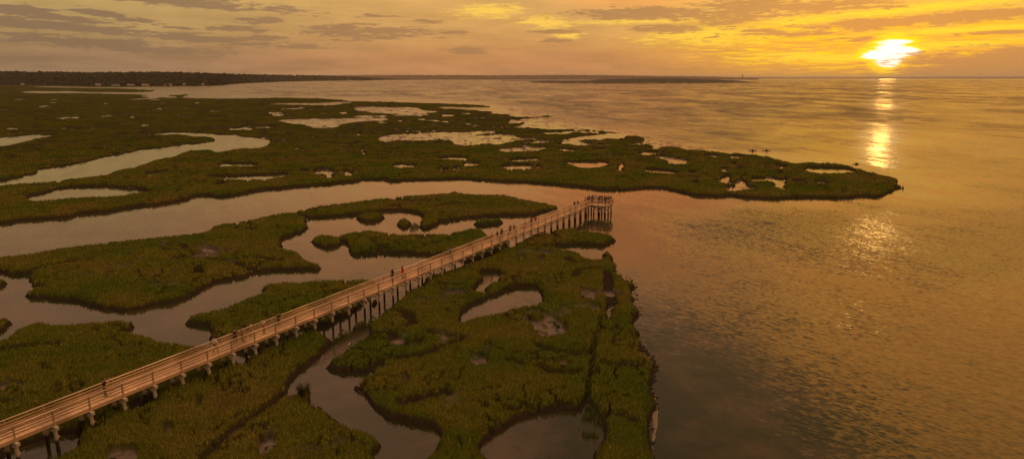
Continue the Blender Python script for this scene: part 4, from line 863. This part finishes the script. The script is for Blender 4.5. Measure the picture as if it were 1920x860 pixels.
# ------------------------------------------------------------------ PEOPLE
def cloth(name, c): return plain(name, c, .85, .15, 12)
M_SKIN = plain('skin', (.36, .20, .13), .55, .08); M_SKIND = plain('skin_dark', (.20, .11, .075), .55, .08)
M_EYE = plain('eye', (.02, .015, .012), .3, .1)
HAIR = {'dark': plain('hair_dark', (.018, .013, .010), .6, .2), 'brown': plain('hair_brown', (.06, .038, .022), .6, .2), 'fair': plain('hair_fair', (.25, .17, .09), .6, .2), 'grey': plain('hair_grey', (.30, .27, .24), .6, .2)}
CL_ = {'black': cloth('cloth_black', (.014, .012, .012)), 'navy': cloth('cloth_navy', (.02, .022, .035)), 'white': cloth('cloth_white', (.62, .56, .50)), 'cream': cloth('cloth_cream', (.48, .42, .31)), 'greyblue': cloth('cloth_greyblue', (.14, .155, .17)), 'blue': cloth('cloth_blue', (.20, .24, .36)),
       'red': cloth('cloth_red', (.42, .03, .02)), 'orange': cloth('cloth_orange', (.68, .16, .07)), 'maroon': cloth('cloth_maroon', (.07, .018, .015)), 'tan': cloth('cloth_tan', (.30, .18, .11)), 'grey': cloth('cloth_grey', (.10, .09, .085)), 'teal': cloth('cloth_teal', (.025, .05, .05)), 'pink': cloth('cloth_pink', (.55, .28, .24)), 'denim': cloth('cloth_denim', (.05, .06, .09)), 'khaki': cloth('cloth_khaki', (.24, .18, .11))}
def skin_mesh(name, verts, edges, radii, root, sub=1):
    me = bpy.data.meshes.new('tmp'); me.from_pydata(verts, edges, []); o = bpy.data.objects.new('tmp', me); COL.objects.link(o)
    o.modifiers.new('skin', 'SKIN'); sl = me.skin_vertices[0].data if len(me.skin_vertices) else None
    if sl is None: me.attributes; sl = me.skin_vertices.new().data if hasattr(me.skin_vertices, 'new') else None
    for i, r in enumerate(radii):
        sl[i].radius = r if isinstance(r, tuple) else (r, r); sl[i].use_root = (i == root)
    o.modifiers[0].use_smooth_shade = True
    if sub: sm_ = o.modifiers.new('sub', 'SUBSURF'); sm_.levels = sub; sm_.render_levels = sub
    dg = bpy.context.evaluated_depsgraph_get(); r_ = bpy.data.meshes.new_from_object(o.evaluated_get(dg)); r_.name = name
    bpy.data.objects.remove(o); bpy.data.meshes.remove(me); return r_
POSES = {}
def pose(kind):
    """joints, facing +y, height about 1.72"""
    J = dict(pel=(0, 0, .93), waist=(0, .005, 1.08), chest=(0, 0, 1.30), neck=(0, 0, 1.45), head=(0, .02, 1.56), top=(0, .015, 1.66))
    sh = .185; hp = .09
    def side(s, el, wr, kn, an):
        k = 'R' if s > 0 else 'L'
        J['sh'+k] = (s*sh, 0, 1.40); J['el'+k] = el; J['wr'+k] = wr; J['hip'+k] = (s*hp, 0, .88); J['kn'+k] = kn; J['an'+k] = an; J['toe'+k] = (an[0]+s*.02, an[1]+.17, .035)
    if kind == 'walk':
        side(1, (.25, .06, 1.14), (.24, .20, .95), (.09, .17, .48), (.09, .16, .08)); side(-1, (-.25, -.10, 1.14), (-.24, -.08, .90), (-.09, .02, .47), (-.09, -.24, .10))
    elif kind == 'photo':
        side(1, (.30, .18, 1.24), (.14, .42, 1.44), (.11, .02, .48), (.12, 0, .08)); side(-1, (-.30, .18, 1.24), (-.10, .42, 1.44), (-.11, .05, .48), (-.13, 0, .08))
    elif kind == 'lean':
        side(1, (.27, .16, 1.18), (.18, .38, 1.12), (.10, .03, .48), (.11, 0, .08)); side(-1, (-.27, .16, 1.18), (-.18, .38, 1.12), (-.10, .06, .48), (-.12, .02, .08))
    elif kind == 'cross':
        side(1, (.27, .06, 1.16), (.02, .22, 1.14), (.10, .02, .48), (.11, 0, .08)); side(-1, (-.27, .06, 1.16), (-.02, .24, 1.19), (-.10, .04, .48), (-.11, .03, .08))
    elif kind == 'sit':
        side(1, (.29, .20, 1.20), (.34, .42, 1.18), (.13, .45, 1.00), (.12, .85, .90)); side(-1, (-.29, .20, 1.16), (-.34, .42, 1.08), (-.13, .45, 1.00), (-.12, .85, .90))
    else:
        side(1, (.25, -.02, 1.13), (.25, .07, .90), (.10, .03, .48), (.10, 0, .08)); side(-1, (-.25, -.02, 1.13), (-.25, .07, .90), (-.10, .03, .48), (-.11, .01, .08))
    return J
def tri_hand(mb_, wr, el, s):
    w = Vector(wr); d = (w-Vector(el)).normalized(); sd_ = d.cross(Vector((0, 0, 1)));
    if sd_.length < .1: sd_ = Vector((1, 0, 0))
    sd_.normalize(); up = sd_.cross(d); pal = w+d*.085
    for k, ln in zip((-1.5, -.5, .5, 1.5), (.062, .075, .08, .07)):
        a = pal+sd_*k*.019; mb_.tube([a-d*.02, a+d*ln*.55+up*-.006, a+d*ln*.85-up*.03], [.0095, .009, .007], 6)
    t0 = w+d*.035+sd_*s*.03; mb_.tube([t0, t0+d*.03+sd_*s*.028, t0+d*.065+sd_*s*.03-up*.01], [.012, .011, .008], 6)
PM = {}
def person_meshes(kind, female):
    key = (kind, female)
    if key in PM: return PM[key]
    J = pose(kind); names = list(J); ix = {k: i for i, k in enumerate(names)}; V = [J[k] for k in names]
    E_ = [('pel', 'waist'), ('waist', 'chest'), ('chest', 'neck'), ('neck', 'head'), ('head', 'top')]
    for s in 'LR': E_ += [('chest', 'sh'+s), ('sh'+s, 'el'+s), ('el'+s, 'wr'+s), ('pel', 'hip'+s), ('hip'+s, 'kn'+s), ('kn'+s, 'an'+s), ('an'+s, 'toe'+s)]
    V = list(V); hands = []
    for s in 'LR':
        w, e = Vector(J['wr'+s]), Vector(J['el'+s]); d = (w-e).normalized(); names.append('hand'+s); ix['hand'+s] = len(V); V.append(tuple(w+d*.08)); E_.append(('wr'+s, 'hand'+s))
    g = .92 if female else 1.0
    rad_ = dict(pel=(.165*(1.04 if female else 1), .115), waist=(.13*g, .10), chest=(.165*g, .115), neck=(.055, .055), head=(.078, .095), top=(.06, .07))
    for s in 'LR': rad_.update({'sh'+s: (.062*g,)*2, 'el'+s: (.042*g,)*2, 'wr'+s: (.029,)*2, 'hand'+s: (.036, .018), 'hip'+s: (.085,)*2, 'kn'+s: (.056,)*2, 'an'+s: (.038,)*2, 'toe'+s: (.036, .03)})
    body = skin_mesh('person', V, [(ix[a], ix[b_]) for a, b_ in E_], [rad_[k] for k in names], 0, 1)
    # face, ears and fingers joined into the same mesh
    ex_ = MB(); hd = Vector(J['head'])
    ex_.tube([hd+Vector((0, .085, .03)), hd+Vector((0, .112, -.012)), hd+Vector((0, .088, -.02))], [.009, .015, .010], 6)
    for s in (-1, 1): ex_.ell(hd+Vector((s*.082, -.005, 0)), (.012, .022, .034), 6, 4)
    for s in 'LR': tri_hand(ex_, J['wr'+s], J['el'+s], 1 if s == 'R' else -1)
    nbase = len(ex_.f)
    for s in (-1, 1): ex_.ell(hd+Vector((s*.032, .083, .02)), (.013, .01, .008), 6, 4)
    ex_.box(hd+Vector((0, .088, -.052)), (.024, .008, .005))
    bm = bmesh.new(); bm.from_mesh(body); off = len(bm.verts)
    vs = [bm.verts.new(v) for v in ex_.v]
    for i, f in enumerate(ex_.f):
        try: nf = bm.faces.new([vs[k] for k in f]); nf.material_index = 1 if i >= nbase else 0; nf.smooth = True
        except ValueError: pass
    bm.to_mesh(body); bm.free()
    def sub(ks, edges, rr_, nm, root=0):
        return skin_mesh(nm, [J[k] if isinstance(k, str) else k for k in ks], edges, rr_, root, 1)
    mid = lambda a, b_, t: tuple(Vector(J[a])*(1-t)+Vector(J[b_])*t)
    shirt = skin_mesh('shirt', [mid('pel', 'waist', .25), J['waist'], J['chest'], mid('chest', 'neck', .75), J['shL'], mid('shL', 'elL', .72), J['shR'], mid('shR', 'elR', .72)], [(0, 1), (1, 2), (2, 3), (2, 4), (4, 5), (2, 6), (6, 7)],
                      [(.178*g, .132), (.150*g, .120), (.182*g, .135), (.075, .07), (.075*g,)*2, (.066*g,)*2, (.075*g,)*2, (.066*g,)*2], 2)
    longs = skin_mesh('shirt', [mid('pel', 'waist', .1), J['waist'], J['chest'], mid('chest', 'neck', .75), J['shL'], J['elL'], mid('elL', 'wrL', .9), J['shR'], J['elR'], mid('elR', 'wrR', .9)], [(0, 1), (1, 2), (2, 3), (2, 4), (4, 5), (5, 6), (2, 7), (7, 8), (8, 9)],
                      [(.185*g, .138), (.160*g, .126), (.186*g, .14), (.078, .075), (.08*g,)*2, (.060*g,)*2, (.046,)*2, (.08*g,)*2, (.060*g,)*2, (.046,)*2], 2)
    pants = skin_mesh('trousers', [mid('pel', 'waist', .45), J['pel'], J['hipL'], J['knL'], mid('knL', 'anL', .92), J['hipR'], J['knR'], mid('knR', 'anR', .92)], [(0, 1), (1, 2), (2, 3), (3, 4), (1, 5), (5, 6), (6, 7)],
                      [(.155, .118), (.178, .128), (.100,)*2, (.070,)*2, (.056,)*2, (.100,)*2, (.070,)*2, (.056,)*2], 1)
    shorts = skin_mesh('shorts', [mid('pel', 'waist', .45), J['pel'], J['hipL'], mid('hipL', 'knL', .85), J['hipR'], mid('hipR', 'knR', .85)], [(0, 1), (1, 2), (2, 3), (1, 4), (4, 5)], [(.155, .118), (.178, .128), (.102,)*2, (.082,)*2, (.102,)*2, (.082,)*2], 1)
    sh_ = MB()
    for s in 'LR':
        a = Vector(J['an'+s]); t = Vector(J['toe'+s]); sh_.tube([a+Vector((0, -.07, -.035)), a+Vector((0, 0, -.03)), (a+t)/2+Vector((0, 0, -.01)), t+Vector((0, .06, 0))], [.035, .048, .048, .026], 8)
    hm = MB(); hd2 = hd+Vector((0, -.018, .035)); hm.ell(hd2, (.094, .108, .098), 12, 8)
    hl = MB(); hl.ell(hd2, (.097, .11, .10), 12, 8); hl.ell(hd+Vector((0, -.085, -.11)), (.085, .05, .17), 10, 8)
    cap = MB(); cap.ell(hd+Vector((0, -.005, .075)), (.104, .118, .062), 12, 6); cap.box(hd+Vector((0, .14, .065)), (.07, .07, .008))
    dress = MB(); dress.tube([(0, 0, 1.12), (0, 0, .95), (0, 0, .70), (0, .01, .42)], [.150, .195, .25, .30], 14, True)
    PM[key] = dict(body=body, shirt=shirt, longs=longs, pants=pants, shorts=shorts, shoes=sh_, hair=hm, longhair=hl, cap=cap, dress=dress, skin=set())
    return PM[key]
def person(label, x, y, z, rz, kind, top, bottom, hair='dark', hstyle='hair', female=False, long_=False, legs='pants', hat=None, scale=1.0, group=None, dark=False):
    scale *= 1.07
    P_ = person_meshes(kind, female)
    o = link('person', P_['body'].copy(), [M_SKIND if dark else M_SKIN, M_EYE]); o.location = (x, y, z); o.rotation_euler = (0, 0, rz); o.scale = (scale,)*3
    tag(o, label, 'person', group)
    link('shirt', (P_['longs'] if long_ else P_['shirt']).copy(), CL_[top], o)
    if legs == 'dress': P_['dress'].build('dress', CL_[bottom], o, True)
    else: link('trousers' if legs == 'pants' else 'shorts', P_[legs].copy(), CL_[bottom], o)
    P_['longhair' if hstyle == 'long' else 'hair'].build('hair', HAIR[hair], o, True)
    P_['shoes'].build('shoes', CL_['grey' if bottom != 'grey' else 'black'], o, True)
    if hat: P_['cap'].build('cap', CL_[hat], o, True)
    return o
HEAD = BZ-math.pi/2                                          # facing along the walk, seaward
g1, g2 = 'people on the boardwalk', 'people on the viewing platform'
def wp(label, s, t, turn, *a, **k):
    x, y = walk(s, t); return person(label, x, y, ZD, HEAD+turn, *a, group=g1, **k)
wp('man in black with both arms raised towards the sunset, nearest on the boardwalk', 7.9, 1.30, -.12, 'photo', 'black', 'black', scale=1.03)
wp('person in a white top and dark trousers walking alone, second nearest on the boardwalk', 19.7, 1.35, -.1, 'walk', 'white', 'navy', long_=True)
wp('person in black at the rail beside two companions in paler tops', 22.5, 1.68, 1.2, 'lean', 'black', 'black')
wp('person in a grey blue top between black and cream clad companions', 23.3, 1.55, -.9, 'cross', 'greyblue', 'black', hstyle='long', female=True, scale=.95)
wp('person in a cream top standing right of the grey blue top', 24.6, 1.60, 2.4, 'stand', 'cream', 'khaki', hair='brown')
wp('person in a white shirt and black trousers seen from behind with dark hair', 26.0, 1.2, -.1, 'stand', 'white', 'black', scale=1.03)
wp('person in black with bare arms by the rail beyond the white shirt', 28.6, 1.66, .5, 'lean', 'black', 'navy', scale=.98)
wp('person in black standing just left of the red dress', 49.5, 1.62, .6, 'stand', 'black', 'black', hstyle='long', female=True, dark=True)
wp('person in a bright red dress at the middle of the boardwalk', 51.6, 1.45, -.3, 'stand', 'red', 'red', hair='brown', hstyle='long', female=True, legs='dress')
wp('person in a pale blue shirt alone in the middle of the boardwalk', 64.0, 1.5, -2.9, 'stand', 'blue', 'black', hair='brown')
wp('person in a bright orange top beyond the pale blue shirt', 77.0, 1.45, -.2, 'walk', 'orange', 'pink', hair='brown', female=True, scale=.94)
wp('person in dark maroon walking right after the orange top', 78.9, 1.5, -.1, 'walk', 'maroon', 'black', scale=.92)
wp('person all in black ahead of the maroon top', 80.6, 1.55, .1, 'walk', 'black', 'black')
wp('person in black leaning on the rail beside the tan top', 84.0, 1.66, .9, 'lean', 'black', 'navy')
wp('person in a tan top and dark shorts beside one in black', 84.9, 1.35, -2.6, 'stand', 'tan', 'black', hair='brown', legs='shorts')
wp('person in a pale top and pale hat walking behind a grey and a red top', 89.4, 1.40, -.1, 'walk', 'white', 'pink', hair='grey', hat='cream')
wp('person in a dark grey jacket walking beside the red top', 92.0, 1.45, 0, 'walk', 'grey', 'black', long_=True)
wp('person in a red jacket walking towards the viewing platform', 93.6, 1.35, -.1, 'walk', 'red', 'grey', long_=True, hair='brown')
wp('person in black, left of a pair close to the viewing platform', 112.6, 1.45, .2, 'walk', 'black', 'white')
wp('person in a grey top, right of a pair close to the viewing platform', 113.8, 1.15, -.1, 'walk', 'grey', 'white', hair='brown')
PL = [(119.6, 1.9, 'pink', 'pink', 'person in pale pink leftmost at the viewing platform', 'fair', {}), (120.6, 1.6, 'maroon', 'black', 'person in dark maroon next to the pale pink one on the platform', 'dark', {}), (122.6, 1.2, 'black', 'black', 'person in black left of the white topped one on the platform', 'dark', {}),
      (122.4, .35, 'white', 'white', 'person all in white on the viewing platform', 'brown', {}), (123.2, -.25, 'teal', 'black', 'person in dark teal right of the white clothes on the platform', 'dark', {}), (122.9, -.95, 'black', 'black', 'person in black wearing a dark cap on the platform', 'dark', {'hat': 'black'}), (122.2, -1.1, 'cream', 'denim', 'person in a cream top behind the dark cap on the platform', 'brown', {'scale': .8}),
      (123.3, -1.45, 'navy', 'black', 'person in navy between the dark cap and red top on the platform', 'dark', {}), (122.8, -2.0, 'red', 'denim', 'person in a red top on the right half of the platform', 'brown', {}), (122.9, -2.6, 'greyblue', 'navy', 'person in grey blue right of the red top on the platform', 'grey', {}), (122.0, -2.85, 'black', 'black', 'person in black standing nearest in the right corner of the platform', 'dark', {}), (123.4, -2.95, 'grey', 'black', 'person in grey at the far right corner of the platform', 'dark', {})]
PL += [(121.4, -.6, 'black', 'denim', 'person in black in the middle row of the platform crowd', 'brown', {}), (121.2, .9, 'maroon', 'navy', 'person in dark red behind the front rail left of the platform middle', 'dark', {}), (123.3, .75, 'black', 'black', 'person in black at the back rail behind the white clothes', 'dark', {}), (121.9, -2.1, 'navy', 'black', 'person in navy in front of the red top on the platform', 'brown', {}),
       (123.4, -.65, 'tan', 'navy', 'person in a tan top between dark teal and black at the back rail', 'dark', {}), (123.5, -2.3, 'black', 'grey', 'person in black at the back rail behind the red top', 'brown', {}), (121.6, 1.7, 'grey', 'black', 'person in dark grey at the left rail of the platform', 'dark', {}), (123.45, 1.6, 'white', 'denim', 'person in a white top at the back left corner of the platform', 'fair', {})]
for i, (s_, t_, tp, bt, lab, hr_, kw) in enumerate(PL):
    x, y = walk(s_, t_); person(lab, x, y, ZD, HEAD+random.uniform(-.5, .5), ('lean', 'stand', 'photo', 'cross')[i % 4], tp, bt, hair=hr_, group=g2, female=(i % 3 == 0), **kw)

# ------------------------------------------------------------------ KAYAKS, BOATS, BIRD, SHRUB
m_hull = [plain('hull_red', (.16, .03, .02), .4, .1), plain('hull_green', (.05, .06, .02), .4, .1)]
def hull(L, B, Hh):
    me = MB(); n_ = 14; ring = []
    for i in range(n_+1):
        t = i/n_*2-1; w = B/2*max(.03, (1-abs(t)**2.2)); zt = Hh*(.62+.38*abs(t)**3)
        pr_ = [(-1, .75), (-.9, .3), (-.5, 0), (.5, 0), (.9, .3), (1, .75), (.55, 1.0), (-.55, 1.0)]
        ring.append(len(me.v))
        for a, h_ in pr_: me.v.append(Vector((t*L/2, a*w, h_*zt-.10)))
    for a, b_ in zip(ring, ring[1:]):
        for k in range(8): me.f.append([a+k, a+(k+1) % 8, b_+(k+1) % 8, b_+k])
    me.f.append([ring[0]+k for k in range(8)][::-1]); me.f.append([ring[-1]+k for k in range(8)]); return me
m_pad = plain('paddle_black', (.03, .03, .03), .5, .1)
for i, (px_, lab, tp, ang_) in enumerate(((1411, 'dark red', 'tan', -.25), (1437, 'green', 'black', -.15))):
    X_, Y_ = un(px_, 283.2, 0); a_ = math.atan2(X_, Y_)
    k = empty('kayak', (X_, Y_, 0), -a_+ang_); tag(k, ('low dark kayak, left of two paddling off the marsh point', 'greenish kayak, right of two paddling off the marsh point')[i], 'kayak', 'kayaks off the marsh point')
    hull(3.4, .72, .36).build('hull', m_hull[i], k, True)
    MB().tube([(-.45, 0, .23), (-.2, 0, .25), (.25, 0, .25), (.5, 0, .23)], [.20, .25, .25, .16], 10).build('cockpit', m_pad, k, True)
    f = -a_+ang_-math.pi/2
    person(('person seated in the left kayak', 'person in dark top seated upright in the right kayak')[i]+' off the marsh', X_-.15*math.sin(-f), Y_, -.72, f, 'sit', tp, 'navy', group='kayak paddlers')
    pd = empty('paddle', (X_+.38*math.cos(-a_+ang_), Y_+.38*math.sin(-a_+ang_), .45), -a_+ang_); tag(pd, ('double paddle held by the paddler in the left kayak', 'double paddle held by the paddler in the right kayak')[i], 'paddle', 'kayak paddles')
    MB().tube([(0, -1.05, .18), (0, 1.05, -.12)], .016, 6).build('shaft', m_pad, pd)
    for s in (-1, 1): MB().box((0, s*1.22, -.145*s), (.012, .20, .09)).build('blade', m_pad, pd)
for (px_, py_, lab) in ((783.5, 153.2, 'tiny dark boat alone on the far bay before the wooded shore'), (968.5, 157.4, 'tiny boat on the bay left of the sandy island')):
    X_, Y_ = un(px_, py_, 0); bt = empty('boat', (X_, Y_, 0), -math.atan2(X_, Y_)+.3); tag(bt, lab, 'boat')
    hull(7.5, 2.6, 1.3).build('hull', m_hull[0], bt, True); MB().box((-.4, 0, 1.6), (1.1, .85, .75)).build('cabin', m_roof, bt)
X_, Y_ = un(655.5, 648, .9); bd_ = empty('bird', (X_, Y_, .95), 1.1); bd_.scale = (.45,)*3; tag(bd_, 'small white bird standing on the creek bank grass', 'bird')
be = MB(); be.ell((0, 0, .42), (.24, .11, .13), 10, 7); be.tube([(.16, 0, .48), (.26, 0, .62), (.24, 0, .76), (.30, 0, .86)], [.06, .04, .03, .035], 8); be.tube([(.30, 0, .86), (.36, 0, .86)], [.04, .02], 8); be.tube([(-.2, 0, .42), (-.36, 0, .36)], [.07, .02], 6)
be.tube([(.0, .04, .32), (.02, .045, .15), (0, .045, -.1)], [.016, .012, .012], 6); be.tube([(.0, -.04, .32), (.02, -.045, .15), (0, -.045, -.1)], [.016, .012, .012], 6)
be.build('body', m_white, bd_, True); MB().tube([(.34, 0, .86), (.47, 0, .84)], [.018, .004], 6).build('beak', plain('beak_yellow', (.5, .3, .05), .5), bd_)
X_, Y_ = un(572, 742, .7); sh = empty('shrub', (X_, Y_, .5)); tag(sh, 'small dark leafy shrub at the creek corner below the boardwalk', 'shrub')
st = MB(); tips = []
for k in range(9):
    a = random.uniform(0, 6.28); l = random.uniform(.5, 1.1); t = Vector((math.cos(a)*l*.55, math.sin(a)*l*.55, .5+l*.75)); tips.append(t); st.tube([(0, 0, 0), t*.5+Vector((0, 0, .1)), t], [.03, .02, .008], 5)
st.build('stem', m_peat, sh)
lf = []
for k in range(1500):
    t = random.choice(tips)*random.uniform(.45, 1.05)+Vector((random.gauss(0, .17), random.gauss(0, .17), random.gauss(0, .14)))
    a = Vector((random.gauss(0, 1), random.gauss(0, 1), random.gauss(0, 1))).normalized()*.055; b_ = a.cross(Vector((random.gauss(0, 1), random.gauss(0, 1), random.gauss(0, 1)))).normalized()*.03
    lf += [t-a, t+b_, t+a, t-b_]
lm = mesh_np('foliage', np.array([tuple(v) for v in lf]), np.arange(len(lf)).reshape(-1, 4)); attr(lm, 'rnd', np.repeat(RS.rand(1500), 4))
link('foliage', lm, leaf_mat('shrub_leaf', lambda n, p, r: n.vm('SCALE', (.05, .052, .02), n.m('ADD', n.m('MULTIPLY', r, .8), .5)), .25), sh)

# ------------------------------------------------------------------ HAZE
hz_ = MB().box((0, 14000, 58), (45000, 46000, 61)); m_hz = bpy.data.materials.new('haze'); m_hz.use_nodes = True; n = N(m_hz.node_tree); n.n.clear()
pv = n.n.new('ShaderNodeVolumePrincipled'); pv.inputs['Color'].default_value = (.9, .86, .82, 1); pv.inputs['Density'].default_value = 2.4e-5; pv.inputs['Anisotropy'].default_value = .1
out = n.n.new('ShaderNodeOutputMaterial'); n.l.new(pv.outputs[0], out.inputs['Volume'])
tag(hz_.build('haze', m_hz), 'thin warm haze hanging over the bay and marsh', 'haze', kind='stuff')

# ------------------------------------------------------------------ render settings
SC.render.engine = 'CYCLES'
SC.cycles.use_denoising = True
try: SC.cycles.denoiser = 'OPENIMAGEDENOISE'
except Exception: pass
SC.cycles.max_bounces = 6; SC.cycles.diffuse_bounces = 2; SC.cycles.glossy_bounces = 3; SC.cycles.volume_bounces = 0; SC.cycles.transmission_bounces = 2
SC.cycles.sample_clamp_indirect = 6; SC.cycles.sample_clamp_direct = 0
SC.view_settings.view_transform = 'Standard'; SC.view_settings.look = 'None'; SC.view_settings.exposure = 0; SC.view_settings.gamma = 1
SC.view_settings.use_curve_mapping = False
